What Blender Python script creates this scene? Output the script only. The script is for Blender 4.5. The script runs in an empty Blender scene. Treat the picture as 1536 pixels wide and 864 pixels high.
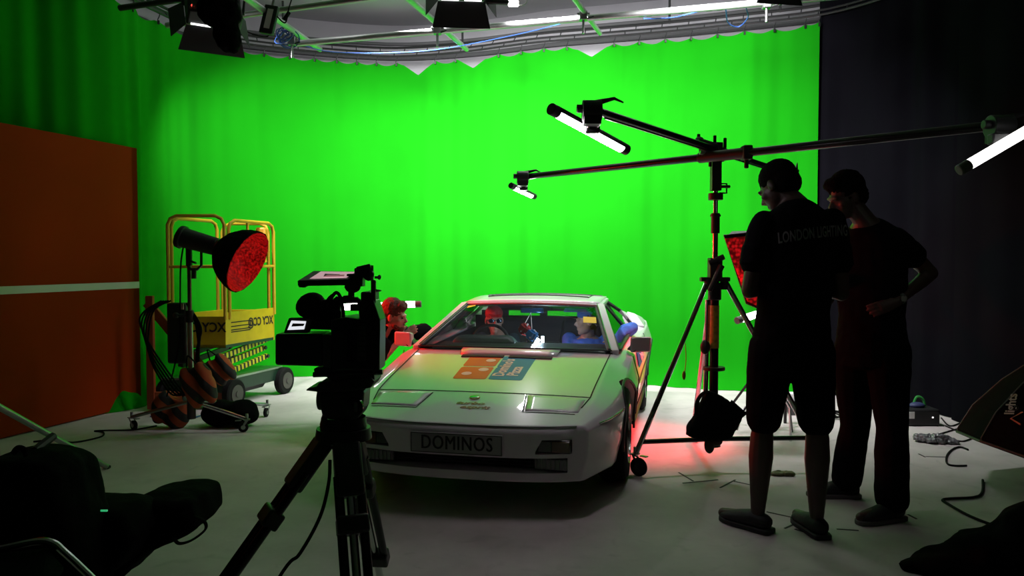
import bpy, bmesh, math, random
from mathutils import Vector, Matrix
from mathutils.noise import noise as pnoise
random.seed(7)
V = Vector; PI = math.pi
S = bpy.context.scene; COL = S.collection

# ------------------------------------------------------------------ camera
F, HC, YH = 1130.0, 1.46, 391.0
PIT = math.atan((432 - YH) / F)
cd = bpy.data.cameras.new('camera'); cam = bpy.data.objects.new('camera', cd); COL.objects.link(cam)
cam.location = (0, 0, HC); cam.rotation_euler = (PI/2 - PIT, 0, 0)
cd.sensor_width = 36; cd.lens = 36 * F / 1536; cd.clip_start = .05; cd.clip_end = 100
S.camera = cam
S.view_settings.view_transform = 'Standard'; S.view_settings.look = 'None'
S.view_settings.exposure = 0.0; S.view_settings.gamma = 1; S.view_settings.use_curve_mapping = False
try: S.cycles.use_denoising = True
except Exception: pass
S.cycles.max_bounces = 7; S.cycles.diffuse_bounces = 4; S.cycles.transparent_max_bounces = 16
S.cycles.sample_clamp_indirect = 4
W = bpy.data.worlds.new('world'); S.world = W; W.use_nodes = True
W.node_tree.nodes['Background'].inputs[0].default_value = (.5, .5, .6, 1)
W.node_tree.nodes['Background'].inputs[1].default_value = 0.004

def lamp(name, kind, loc, target, power, color=(1, 1, 1), size=.5, size_y=None, spread=PI, angle=1.2, blend=.3, soft=.1):
    d = bpy.data.lights.new(name, kind); o = bpy.data.objects.new(name, d); COL.objects.link(o)
    d.energy = power; d.color = color
    if kind == 'AREA':
        d.shape = 'RECTANGLE'; d.size = size; d.size_y = size_y or size; d.spread = spread
    if kind == 'SPOT':
        d.spot_size = angle; d.spot_blend = blend; d.shadow_soft_size = soft
    if kind == 'POINT': d.shadow_soft_size = soft
    o.location = loc
    o.rotation_euler = (V(target) - V(loc)).to_track_quat('-Z', 'Y').to_euler()
    return o
# panels that wash the green cloth from the lighting grid (the ones hanging above the frame)
lamp('cloth_light', 'AREA', (-1.0, 7.35, 3.8), (-.55, 8.95, 2.2), 130, size=.7, size_y=.3, spread=2.2)
lamp('cloth_light', 'AREA', (.35, 7.15, 3.8), (.4, 8.7, 2.0), 105, size=.7, size_y=.3, spread=2.4)
lamp('cloth_light', 'AREA', (1.75, 6.65, 3.85), (1.9, 8.2, 2.0), 130, size=.7, size_y=.3, spread=2.4)
lamp('cloth_light', 'SPOT', (-2.7, 6.9, 3.72), (-2.5, 8.9, 2.4), 520, angle=1.6, blend=.7, soft=.08)
# added lamps brightening ceiling and back wall, in place of spill past barn doors
for x_ in (-1.6, .2, 2.0): lamp('added_uplight', 'AREA', (x_, 7.1, 3.95), (x_, 8.9, 4.9), 17, size=.5, size_y=.1, spread=PI)

# ------------------------------------------------------------------ pixel helpers
def ray(px, py):
    a = (px - 768) / F; b = -(py - 432) / F
    return V((a, math.cos(PIT) + b*math.sin(PIT), -math.sin(PIT) + b*math.cos(PIT)))
def at(px, py, Y):
    r = ray(px, py); return r * (Y / r.y) + V((0, 0, HC))
def G(px, py, z=0.0):
    r = ray(px, py); return r * ((z - HC) / r.z) + V((0, 0, HC))

# ------------------------------------------------------------------ materials
MATS = {}
def mat(name, col, rough=.6, metal=0, noise=0, nscale=6, bump=0, bscale=40, coat=0, spec=.5, emit=None, es=0, sheen=0):
    if name in MATS: return MATS[name]
    m = bpy.data.materials.new(name); m.use_nodes = True; nt = m.node_tree; b = nt.nodes['Principled BSDF']
    b.inputs['Base Color'].default_value = (*col, 1); b.inputs['Roughness'].default_value = rough
    b.inputs['Metallic'].default_value = metal; b.inputs['Coat Weight'].default_value = coat
    b.inputs['Coat Roughness'].default_value = .03; b.inputs['Specular IOR Level'].default_value = spec
    if sheen: b.inputs['Sheen Weight'].default_value = sheen
    if emit: b.inputs['Emission Color'].default_value = (*emit, 1); b.inputs['Emission Strength'].default_value = es
    tc = nt.nodes.new('ShaderNodeTexCoord')
    if noise:
        n = nt.nodes.new('ShaderNodeTexNoise'); n.inputs['Scale'].default_value = nscale; n.inputs['Detail'].default_value = 5
        nt.links.new(tc.outputs['Object'], n.inputs['Vector'])
        r = nt.nodes.new('ShaderNodeValToRGB')
        r.color_ramp.elements[0].position = .3; r.color_ramp.elements[1].position = .7
        r.color_ramp.elements[0].color = (*[c*(1-noise) for c in col], 1)
        r.color_ramp.elements[1].color = (*[min(1, c*(1+noise)) for c in col], 1)
        nt.links.new(n.outputs['Fac'], r.inputs['Fac']); nt.links.new(r.outputs['Color'], b.inputs['Base Color'])
    if bump:
        n2 = nt.nodes.new('ShaderNodeTexNoise'); n2.inputs['Scale'].default_value = bscale; n2.inputs['Detail'].default_value = 3
        nt.links.new(tc.outputs['Object'], n2.inputs['Vector'])
        bp = nt.nodes.new('ShaderNodeBump'); bp.inputs['Strength'].default_value = bump; bp.inputs['Distance'].default_value = .01
        nt.links.new(n2.outputs['Fac'], bp.inputs['Height']); nt.links.new(bp.outputs['Normal'], b.inputs['Normal'])
    MATS[name] = m; return m
def stripes(name, c1, c2, scale, rot, rough=.7, axis='X'):
    if name in MATS: return MATS[name]
    m = mat(name, c1, rough); nt = m.node_tree; b = nt.nodes['Principled BSDF']
    tc = nt.nodes.new('ShaderNodeTexCoord'); mp = nt.nodes.new('ShaderNodeMapping'); mp.inputs['Rotation'].default_value = rot
    w = nt.nodes.new('ShaderNodeTexWave'); w.bands_direction = axis; w.inputs['Scale'].default_value = scale
    r = nt.nodes.new('ShaderNodeValToRGB'); r.color_ramp.interpolation = 'CONSTANT'
    r.color_ramp.elements[0].color = (*c1, 1); r.color_ramp.elements[1].position = .5; r.color_ramp.elements[1].color = (*c2, 1)
    nt.links.new(tc.outputs['Object'], mp.inputs['Vector']); nt.links.new(mp.outputs['Vector'], w.inputs['Vector'])
    nt.links.new(w.outputs['Fac'], r.inputs['Fac']); nt.links.new(r.outputs['Color'], b.inputs['Base Color'])
    return m
def glass(name, tint, gloss=.5, ior=1.5):
    m = bpy.data.materials.new(name); m.use_nodes = True; nt = m.node_tree; nt.nodes.clear()
    o = nt.nodes.new('ShaderNodeOutputMaterial'); t = nt.nodes.new('ShaderNodeBsdfTransparent'); t.inputs[0].default_value = (*tint, 1)
    g = nt.nodes.new('ShaderNodeBsdfGlossy'); g.inputs['Roughness'].default_value = .02
    f = nt.nodes.new('ShaderNodeFresnel'); f.inputs[0].default_value = ior
    x = nt.nodes.new('ShaderNodeMixShader'); nt.links.new(f.outputs[0], x.inputs[0])
    nt.links.new(t.outputs[0], x.inputs[1]); nt.links.new(g.outputs[0], x.inputs[2]); nt.links.new(x.outputs[0], o.inputs[0])
    MATS[name] = m; return m
def emis(name, col, s):
    return mat(name, (.8, .8, .8), .5, emit=col, es=s)
M_BLK = mat('matte_black_plastic', (.012, .012, .013), .5, noise=.2)
M_BLKG = mat('gloss_black_paint', (.01, .01, .012), .18)
M_RUB = mat('black_rubber', (.010, .010, .010), .85, bump=.2, spec=.15)
M_CLOTHB = mat('black_cloth', (.0045, .0045, .005), .92, noise=.3, nscale=9, bump=.3, bscale=30, spec=.04)
M_NYL = mat('black_nylon', (.004, .004, .004), .9, bump=.3, bscale=50, spec=.04)
M_CHR = mat('chrome', (.62, .62, .64), .18, 1, noise=.08, nscale=3)
M_STEEL = mat('worn_steel', (.35, .35, .36), .35, 1, noise=.2)
M_TUBEK = mat('black_tube', (.012, .012, .013), .25, .3)
M_PAINT = mat('white_car_paint', (.70, .65, .70), .30, 0, noise=.015, nscale=2, coat=.7, spec=.3)
M_WHITE = mat('white_plastic', (.75, .75, .75), .5)
M_GAP = mat('dark_seam', (.01, .01, .01), .8)
M_TRIM = mat('black_trim', (.015, .015, .016), .45)
M_GREEN = mat('green_screen_cloth', (.005, .24, .003), .95, noise=.06, nscale=1.3, spec=.1)
M_DRAPE = mat('black_drape_cloth', (.0045, .0042, .0062), .95, noise=.15, nscale=2, spec=.02)
M_YEL = mat('yellow_paint', (.52, .37, .008), .45, noise=.12, nscale=8)
M_ORG = mat('orange_paint', (.30, .026, .001), .85, spec=.1, noise=.10, nscale=1.2)
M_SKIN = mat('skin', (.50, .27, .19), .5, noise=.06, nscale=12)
M_SKIND = mat('backlit_skin', (.055, .028, .020), .5, noise=.06, nscale=12)  # skin of the two silhouetted men, backlit darkness put into the colour
M_TEE = mat('black_jersey', (.006, .006, .007), .95, bump=.5, bscale=14, spec=.03)
M_HAIRD = mat('dark_hair', (.008, .006, .006), .9, bump=1, bscale=120, spec=.05)
M_HAIRB = mat('auburn_hair', (.10, .032, .015), .65, bump=1, bscale=110)
M_DKINT = mat('dark_interior', (.014, .015, .018), .7, noise=.2)
M_TUBE = emis('tube_diffuser', (1, .90, .95), 12); M_TUBES = emis('strong_tube_diffuser', (1, .86, .95), 36); M_TUBED = emis('dim_tube_diffuser', (1, .98, .95), 3.5)
M_BLUE = mat('blue_denim', (.045, .16, .62), .85, noise=.18, nscale=14, bump=.5, bscale=20)

# ------------------------------------------------------------------ mesh helpers
class MB:
    def __init__(s): s.v = []; s.f = []
    def add(s, vs, fs):
        b = len(s.v); s.v += [V(v) for v in vs]; s.f += [[b + i for i in f] for f in fs]; return s
    def box(s, c, d, R=None):
        c = V(c); x, y, z = [k/2 for k in d]
        vs = [V((i*x, j*y, k*z)) for i in (-1, 1) for j in (-1, 1) for k in (-1, 1)]
        if R: vs = [R @ v for v in vs]
        return s.add([c + v for v in vs], [[0,1,3,2],[4,6,7,5],[0,4,5,1],[2,3,7,6],[0,2,6,4],[1,5,7,3]])
    def hexa(s, p):   # 8 points: bottom 4 ccw, top 4 ccw
        return s.add(p, [[3,2,1,0],[4,5,6,7],[0,1,5,4],[1,2,6,5],[2,3,7,6],[3,0,4,7]])
    def tube(s, pts, r, n=10, closed=False, flat=1.0, cap=True):
        pts = [V(p) for p in pts]; L = len(pts)
        rr = r if isinstance(r, (list, tuple)) else [r]*L
        rings = []; prev = None
        for i, p in enumerate(pts):
            if closed: d = pts[(i+1) % L] - pts[i-1]
            else: d = pts[min(i+1, L-1)] - pts[max(i-1, 0)]
            d = d.normalized() if d.length > 1e-9 else V((0,0,1))
            if prev is None:
                a = d.cross(V((0,0,1)));
                if a.length < .1: a = d.cross(V((1,0,0)))
            else: a = prev - d*prev.dot(d)
            a.normalize(); prev = a; b = d.cross(a)
            rings.append([p + a*math.cos(2*PI*k/n)*rr[i] + b*math.sin(2*PI*k/n)*rr[i]*flat for k in range(n)])
        vs = [v for R in rings for v in R]; fs = []
        for i in range(L if closed else L-1):
            j = (i+1) % L
            for k in range(n): fs.append([i*n+k, i*n+(k+1) % n, j*n+(k+1) % n, j*n+k])
        if not closed and cap: fs += [list(range(n))[::-1], [(L-1)*n+k for k in range(n)]]
        return s.add(vs, fs)
    def cyl(s, a, b, r, r2=None, n=16): return s.tube([a, b], [r, r if r2 is None else r2], n)
    def ell(s, c, r, R=None, n=16, m=10):
        c = V(c); vs = []; fs = []
        for i in range(m+1):
            t = PI*i/m
            for k in range(n):
                p = 2*PI*k/n; v = V((r[0]*math.sin(t)*math.cos(p), r[1]*math.sin(t)*math.sin(p), r[2]*math.cos(t)))
                vs.append(c + (R @ v if R else v))
        for i in range(m):
            for k in range(n): fs.append([i*n+k, (i+1)*n+k, (i+1)*n+(k+1) % n, i*n+(k+1) % n])
        return s.add(vs, fs)
    def lathe(s, c, axis, prof, n=28):    # prof: (distance along axis, radius)
        c = V(c); ax = V(axis).normalized(); a = ax.orthogonal().normalized(); b = ax.cross(a)
        vs = []; fs = []
        for d, r in prof:
            for k in range(n):
                t = 2*PI*k/n; vs.append(c + ax*d + (a*math.cos(t) + b*math.sin(t))*r)
        for i in range(len(prof)-1):
            for k in range(n): fs.append([i*n+k, i*n+(k+1) % n, (i+1)*n+(k+1) % n, (i+1)*n+k])
        return s.add(vs, fs)
    def grid(s, rows):
        n = len(rows[0]); vs = [p for r in rows for p in r]; fs = []
        for i in range(len(rows)-1):
            for k in range(n-1): fs.append([i*n+k, i*n+k+1, (i+1)*n+k+1, (i+1)*n+k])
        return s.add(vs, fs)
    def prism(s, poly, off):   # poly: list of 3D points, off: extrusion vector
        off = V(off); n = len(poly); vs = [V(p) for p in poly] + [V(p)+off for p in poly]
        return s.add(vs, [list(range(n))[::-1], list(range(n, 2*n))] + [[i, (i+1) % n, n+(i+1) % n, n+i] for i in range(n)])
    def build(s, name, m, parent=None, local=False, smooth=True, bevel=0, solid=0, seg=2, ang=35, subsurf=0):
        me = bpy.data.meshes.new(name)
        vs = s.v
        if parent is not None and not local:
            Mi = wmat(parent).inverted(); vs = [Mi @ v for v in vs]
        me.from_pydata([tuple(v) for v in vs], [], s.f); me.validate()
        bm = bmesh.new(); bm.from_mesh(me); bmesh.ops.remove_doubles(bm, verts=bm.verts, dist=1e-5)
        bmesh.ops.recalc_face_normals(bm, faces=bm.faces); bm.to_mesh(me); bm.free()
        o = bpy.data.objects.new(name, me); COL.objects.link(o)
        me.materials.append(m); o.parent = parent
        if smooth:
            me.polygons.foreach_set('use_smooth', [True]*len(me.polygons))
        if solid:
            k = o.modifiers.new('s', 'SOLIDIFY'); k.thickness = solid; k.offset = 0
        if bevel:
            k = o.modifiers.new('b', 'BEVEL'); k.width = bevel; k.segments = seg; k.limit_method = 'ANGLE'; k.angle_limit = math.radians(ang)
        if subsurf:
            k = o.modifiers.new('u', 'SUBSURF'); k.levels = subsurf; k.render_levels = subsurf
        if smooth and not subsurf: sharp(o)
        return o
def sharp(o, ang=35):
    bm = bmesh.new(); bm.from_mesh(o.data)
    for e in bm.edges:
        if len(e.link_faces) == 2 and e.calc_face_angle(0) > math.radians(ang): e.smooth = False
    bm.to_mesh(o.data); bm.free()
def wmat(o):
    M = Matrix.LocRotScale(o.location, o.rotation_euler, o.scale)
    return wmat(o.parent) @ M if o.parent else M
def tag(o, label, cat, group=None, kind=None):
    o['label'] = label; o['category'] = cat
    if group: o['group'] = group
    if kind: o['kind'] = kind
    return o
def thing(name, label, cat, loc=(0,0,0), rz=0, group=None):
    o = bpy.data.objects.new(name, None); COL.objects.link(o); o.empty_display_size = .1
    o.location = loc; o.rotation_euler = (0, 0, rz); return tag(o, label, cat, group)
def struct(o, label=None):
    o['kind'] = 'structure'
    if label: o['label'] = label
    return o
def baked(o):
    dg = bpy.context.evaluated_depsgraph_get(); dg.update()
    me = bpy.data.meshes.new_from_object(o.evaluated_get(dg)); old = o.data
    o.modifiers.clear(); o.data = me; bpy.data.meshes.remove(old); return o
def remeshed(mb, name, m, parent, voxel=.006, smooth=3, disp=0, dscale=.1):
    me = bpy.data.meshes.new(name); Mi = wmat(parent).inverted() if parent else Matrix()
    me.from_pydata([tuple(Mi @ v) for v in mb.v], [], mb.f)
    bm = bmesh.new(); bm.from_mesh(me); bmesh.ops.remove_doubles(bm, verts=bm.verts, dist=1e-6); bmesh.ops.recalc_face_normals(bm, faces=bm.faces); bm.to_mesh(me); bm.free()
    o = bpy.data.objects.new(name, me); COL.objects.link(o)
    k = o.modifiers.new('r', 'REMESH'); k.mode = 'VOXEL'; k.voxel_size = voxel
    k = o.modifiers.new('m', 'SMOOTH'); k.iterations = smooth; k.factor = .5
    baked(o)
    if disp:
        for v in o.data.vertices:
            p = v.co/dscale; v.co += v.normal*disp*(pnoise(p) + .5*pnoise(p*2.3))
    o.data.materials.clear(); o.data.materials.append(m)
    o.data.polygons.foreach_set('use_smooth', [True]*len(o.data.polygons)); o.parent = parent
    return o
def text(body, size, m, M, parent=None, local=False, name='lettering', ext=.001, sx=1, align='CENTER', bold=0, shear=0, space=1):
    c = bpy.data.curves.new(name, 'FONT'); c.body = body; c.size = size; c.extrude = ext; c.align_x = align; c.align_y = 'CENTER'
    c.offset = bold; c.shear = shear; c.space_character = space; c.resolution_u = 3
    t = bpy.data.objects.new(name, c); COL.objects.link(t)
    dg = bpy.context.evaluated_depsgraph_get(); dg.update()
    me = bpy.data.meshes.new_from_object(t.evaluated_get(dg)); bpy.data.objects.remove(t)
    X = Matrix.Diagonal((sx, 1, 1, 1))
    T = M @ X
    if parent is not None and not local: T = wmat(parent).inverted() @ T
    me.transform(T); me.name = name
    if T.determinant() < 0: me.flip_normals()
    o = bpy.data.objects.new(name, me); COL.objects.link(o); me.materials.clear(); me.materials.append(m); o.parent = parent
    return o
def frame(o, x, y):   # matrix from origin, x dir, y dir
    x = V(x).normalized(); z = x.cross(V(y)).normalized(); y = z.cross(x)
    M = Matrix((x, y, z)).transposed().to_4x4(); M.translation = V(o); return M
def arc(c, r, a0, a1, n, u, w):
    c = V(c); u = V(u); w = V(w)
    return [c + u*math.cos(a0+(a1-a0)*i/(n-1))*r + w*math.sin(a0+(a1-a0)*i/(n-1))*r for i in range(n)]
def smoothpath(pts, k=6):
    pts = [V(p) for p in pts]; out = []
    for i in range(len(pts)-1):
        p0 = pts[max(i-1, 0)]; p1 = pts[i]; p2 = pts[i+1]; p3 = pts[min(i+2, len(pts)-1)]
        for j in range(k):
            t = j/k; out.append(.5*((2*p1) + (p2-p0)*t + (2*p0-5*p1+4*p2-p3)*t*t + (3*p1-p0-3*p2+p3)*t**3))
    out.append(pts[-1]); return out
def interp(tab, x):
    if x <= tab[0][0]: return tab[0][1]
    for (a, p), (b, q) in zip(tab, tab[1:]):
        if x <= b:
            t = (x-a)/(b-a)
            return p + (q-p)*t
    return tab[-1][1]

# ================================================================== STRUCTURE
# floor
def floor_mat():
    m = mat('painted_concrete', (.44, .44, .42), .62, bump=.12, bscale=25); nt = m.node_tree; b = nt.nodes['Principled BSDF']
    tc = nt.nodes.new('ShaderNodeTexCoord')
    n1 = nt.nodes.new('ShaderNodeTexNoise'); n1.inputs['Scale'].default_value = 1.1; n1.inputs['Detail'].default_value = 8; n1.inputs['Roughness'].default_value = .65
    n2 = nt.nodes.new('ShaderNodeTexNoise'); n2.inputs['Scale'].default_value = 5; n2.inputs['Detail'].default_value = 8; n2.inputs['Distortion'].default_value = 1.2
    r1 = nt.nodes.new('ShaderNodeValToRGB'); r1.color_ramp.elements[0].position = .35; r1.color_ramp.elements[0].color = (.47, .42, .42, 1)
    r1.color_ramp.elements[1].position = .65; r1.color_ramp.elements[1].color = (.64, .57, .57, 1)
    r2 = nt.nodes.new('ShaderNodeValToRGB'); r2.color_ramp.elements[0].position = .30; r2.color_ramp.elements[0].color = (.55, .55, .55, 1)
    r2.color_ramp.elements[1].position = .42; r2.color_ramp.elements[1].color = (1, 1, 1, 1)
    mx = nt.nodes.new('ShaderNodeMix'); mx.data_type = 'RGBA'; mx.blend_type = 'MULTIPLY'; mx.inputs['Factor'].default_value = .3
    nt.links.new(tc.outputs['Object'], n1.inputs['Vector']); nt.links.new(tc.outputs['Object'], n2.inputs['Vector'])
    nt.links.new(n1.outputs['Fac'], r1.inputs['Fac']); nt.links.new(n2.outputs['Fac'], r2.inputs['Fac'])
    nt.links.new(r1.outputs['Color'], mx.inputs['A']); nt.links.new(r2.outputs['Color'], mx.inputs['B'])
    nt.links.new(mx.outputs['Result'], b.inputs['Base Color']); return m
MB().box((0, 4, -.05), (14, 18, .1)).build('floor', floor_mat(), smooth=False)['kind'] = 'structure'

# rail / curtain path: (pixel x, Y)
HR = 4.015
def Yr(py): return (HR-HC)*F/(391-py)
RP = [(-900, 3.1), (-420, 4.6), (-180, 5.75), (0, 6.45), (100, 6.9), (170, 7.38), (265, 8.34), (340, 9.1), (450, 9.53), (560, 9.8), (620, 9.8), (700, 9.6), (800, 9.22), (900, 8.99), (1000, 8.77), (1100, 8.52), (1226, 8.18), (1330, 7.6), (1412, 7.05), (1458, 6.62), (1536, 6.1), (1700, 5.35), (2100, 3.95), (3000, 2.4)]
def wp(px, Y, z=0): return V(((px-768)/F*Y, Y, z))
PATH = smoothpath([wp(a, b) for a, b in RP], 12)
SL = [0]
for a, b in zip(PATH, PATH[1:]): SL.append(SL[-1] + (b-a).length)
PXS = [768 + F*p.x/p.y for p in PATH]
def s_of_px(px):
    for i in range(len(PATH)-1):
        if PXS[i] <= px <= PXS[i+1]: return SL[i] + (SL[i+1]-SL[i])*(px-PXS[i])/(PXS[i+1]-PXS[i])
    return SL[-1] if px > PXS[-1] else 0
def path(s, off=0):     # off > 0: behind (away from the room)
    s = max(0, min(s, SL[-1]-1e-6)); i = 0
    lo, hi = 0, len(SL)-1
    while hi-lo > 1:
        k = (lo+hi)//2
        if SL[k] <= s: lo = k
        else: hi = k
    i = lo; t = (s-SL[i])/(SL[i+1]-SL[i]); p = PATH[i].lerp(PATH[i+1], t)
    d = (PATH[min(i+2, len(PATH)-1)]-PATH[max(i-1, 0)]).normalized(); n = V((-d.y, d.x, 0))
    return p + n*off

def wallmat(): return mat('grey_studio_wall', (.58, .56, .60), .85, noise=.06, nscale=.8)
def wall_strip(off, z0, z1, s0, s1, name, m, n=60):
    rows = []
    for z in (z0, z1):
        rows.append([path(s0+(s1-s0)*i/n, off) + V((0,0,z)) for i in range(n+1)])
    return MB().grid(rows).build(name, m, solid=.04, smooth=True)
sa, sb = s_of_px(-420), s_of_px(2100)
struct(wall_strip(.75, 0, 4.75, sa, sb, 'wall_back', wallmat(), 90))
CEIL = MB().box((0, 4.2, 4.76), (14, 17.6, .1)).build('ceiling', mat('ceiling_grey', (.42, .41, .44), .9, noise=.06, nscale=.6), smooth=False); struct(CEIL)
M_DW = mat('dark_wall', (.03, .03, .032), .9, noise=.1)
struct(MB().box((-6.4, 4, 2.35), (.1, 18, 4.8)).build('wall_left', M_DW, smooth=False))
struct(MB().box((6.4, 4, 2.35), (.1, 18, 4.8)).build('wall_right', M_DW, smooth=False))
struct(MB().box((0, -4.6, 2.35), (13, .1, 4.8)).build('wall_front', M_DW, smooth=False))
struct(MB().box((0, 12.2, 2.35), (13, .1, 4.8)).build('wall_rear', M_DW, smooth=False))
# dark bands low on the back wall, seen between rail and ceiling
for off, z, h in ((.66, 4.22, .05), (.66, 4.42, .035)):
    o = wall_strip(off, z, z+h, s_of_px(200), s_of_px(1330), 'dark_band', mat('wall_band', (.12, .12, .125), .8)); struct(o)

# curtains ------------------------------------------------------------
CLIPS = [-120, -60, 20, 75, 130, 166, 204, 242, 300, 330, 365, 400, 438, 475, 508, 538, 567, 597, 628.5, 655, 685, 711, 749, 782, 816, 850, 886, 920, 957, 996, 1034, 1073, 1113, 1157, 1203, 1224]
SAG = {628.5: .085, 711: .07, 886: .07}
def build_curtain(px0, px1, ztop, bottom_gap, fold, name, m, dens, clips=None, off=0, seed=0, pud=0):
    rnd = random.Random(seed); s0, s1 = s_of_px(px0), s_of_px(px1)
    ph = [(rnd.uniform(0, 6.28), rnd.uniform(.7, 1.3)) for _ in range(6)]
    N = int((s1-s0)/dens); rows = []
    zs = [0, .015, .04, .08, .15, .3, .5, .8, 1.2, 1.6, 2.0, 2.4, 2.8, 3.2, 3.5, 3.7, 3.85, 3.95, 4.015]
    cs = sorted(s_of_px(c) for c in clips) if clips else None
    sg = {round(s_of_px(c), 3): v for c, v in SAG.items()}
    for z in zs:
        row = []; h = z/4.015
        for i in range(N+1):
            s = s0+(s1-s0)*i/N
            am = fold(s, h)
            w = 0
            for k, (p, q) in enumerate(ph):
                fr = (5.2, 9.1, 14.7, 23.0, 3.1, 33.0)[k]*q
                w += math.sin(fr*s*1.0 + p + 1.6*pnoise(V((s*.8, h*1.5, k+seed))))*(.30, .26, .18, .09, .3, .05)[k]
            w += .5*pnoise(V((s*2.1, h*2.0, 5+seed)))
            top = ztop
            if cs:
                for a, b in zip(cs, cs[1:]):
                    if a <= s <= b:
                        t = (s-a)/(b-a); top = ztop - .045*4*t*(1-t) * min(1, (b-a)/.3)
                for q, v in sg.items():
                    d = abs(s-q)
                    if d < .24: top = min(top, ztop - v*2.0*(1-d/.24)**1.0)
            zz = z*top/4.015 if z > .3 else z*1.0
            zz = max(zz, 0.004)
            dy = off + am*w
            if pud and z < .3: dy -= pud*(1-z/.3)**2*(1+.6*pnoise(V((s*3, 0, seed))))
            row.append(path(s, dy) + V((0, 0, zz)))
        rows.append(row)
    return MB().grid(rows).build(name, m, smooth=True)
sl = s_of_px(265)
def fold_green(s, h):
    base = .030 + .020*(1-h)
    if s < sl+.2: base += .06*min(1, (sl+.2-s)/1.0)
    if s > s_of_px(930): base += .018
    return base
g1 = build_curtain(-420, 1225, HR, 0, fold_green, 'green_screen', M_GREEN, .022, CLIPS, seed=1, pud=.12)
tag(g1, 'huge bright green chroma cloth hanging from the curved rail across the back', 'curtain')
def fold_blk(s, h): return .085 if s < s_of_px(1425) else .03
b1 = build_curtain(1222, 1436, 4.45, 0, fold_blk, 'black_drape', M_DRAPE, .018, off=.05, seed=5)
tag(b1, 'deeply pleated black drape next to the right edge of the green cloth', 'curtain', 'black drapes on the right')
b2 = build_curtain(1432, 2100, 4.55, 0, lambda s, h: .03, 'black_drape', M_DRAPE, .022, off=.0, seed=9)
tag(b2, 'flatter black drape at the far right edge behind the large softbox', 'curtain', 'black drapes on the right')
# rails -------------------------------------------------------------------
rail = thing('curtain_rail', 'black three bar curved curtain rail running above the green cloth', 'curtain rail', path(s_of_px(620)) + V((0,0,HR)))
r0, r1 = s_of_px(-180), s_of_px(1560)
def railz(k, s): return HR + (.075, .135, .215)[k]
OFFS = (-.02, .02, .10)
for k in range(3):
    n = 90; pts = [path(r0+(r1-r0)*i/n, OFFS[k]) + V((0,0,railz(k, 0))) for i in range(n+1)]
    MB().tube(pts, (.013, .012, .016)[k], 6).build('rail_bar', M_TRIM, rail)
k_ = 0
while r0+.30*k_ < r1 and k_ < 46:
    s = r0+.30*k_ + (r1-r0-13.8)*.5; k_ += 1
    MB().cyl(path(s, OFFS[0]) + V((0,0,railz(0, s))), path(s, OFFS[1]) + V((0,0,railz(1, s))), .006, n=5).build('cross_link', M_TRIM, rail)
    MB().cyl(path(s+.12, OFFS[1]) + V((0,0,railz(1, s))), path(s+.12, OFFS[2]) + V((0,0,railz(2, s))), .006, n=5).build('cross_link', M_TRIM, rail)
for c in (150, 430, 690, 1000, 1165, 1400):
    s = s_of_px(c); MB().cyl(path(s, .1)+V((0,0,HR+.2)), path(s, .1)+V((0,0,4.72)), .014, n=8).build('hanger_rod', M_TRIM, rail)
hook = None
for c in CLIPS:
    if c < 60 or c in SAG: continue
    p = path(s_of_px(c), -.02) + V((0,0,HR))
    if hook is None:
        mb = MB(); mb.tube(smoothpath([(0,0,.075),(.012,0,.06),(.004,0,.03),(-.008,-.004,.0),(0,-.006,-.03)], 3), .0055, 6); mb.box((0,-.006,-.03), (.02,.016,.04))
        hook = mb.build('curtain_hook', M_TRIM, smooth=True); o = hook
    else:
        o = hook.copy(); COL.objects.link(o)
    o.location = p; tag(o, 'small black hook clipping the green cloth to the curved rail', 'curtain hook', 'hooks along the green cloth')
for c in (1240, 1262, 1285, 1306, 1330):
    o = hook.copy(); COL.objects.link(o); o.location = path(s_of_px(c), -.01) + V((0,0,HR+.42)); tag(o, 'small hook at the head of the pleated black drape', 'curtain hook', 'hooks along the black drape')

# ================================================================== CEILING PIPES AND FIXTURES
M_PIPE = mat('aluminium_pipe', (.5, .5, .5), .5, 1, noise=.1, nscale=4)
def pipe(name, a, b, r, label, group='lighting grid pipes under the ceiling', m=None):
    o = MB().cyl(a, b, r, n=14).build(name, m or M_PIPE); return tag(o, label, 'pipe', group)
pipe('grid_pipe', at(250, 38, 7.0), at(740, -28, 6.2), .026, 'grid pipe crossing behind the small ceiling lamp at upper left')
pipe('grid_pipe', at(435, 66, 7.4), at(1560, -32, 6.6), .030, 'longest grid pipe with tape marks crossing above the green cloth')
pipe('grid_pipe', at(330, -30, 5.6), at(480, 74, 8.2), .028, 'steep pipe running back beside the coiled blue cable')
pipe('grid_pipe', at(590, -22, 5.8), at(700, 74, 8.4), .026, 'steep pipe running back behind the centre panel lamp')
pipe('grid_pipe', at(850, -18, 6.0), at(900, 50, 8.2), .024, 'short steep pipe left of the taped pipe joint')
pipe('grid_pipe', at(180, 12, 6.6), at(350, -12, 6.2), .026, 'dark grid pipe at the top left corner', m=M_TRIM)
tp = thing('taped_clamp_set', 'black tape wraps along the long grid pipe at upper right', 'tape', at(960, 22, 7.0))
for c in (962, 974, 1022, 1064, 1080):
    y = 66 - 98*(c-435)/1125.; Y = 7.4 - .8*(c-435)/1125.
    a = at(c-4, y+.35, Y-.005); b = at(c+4, y-.35, Y-.005); MB().cyl(a, b, .033, n=14).build('tape_wrap', M_BLK, tp)
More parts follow.
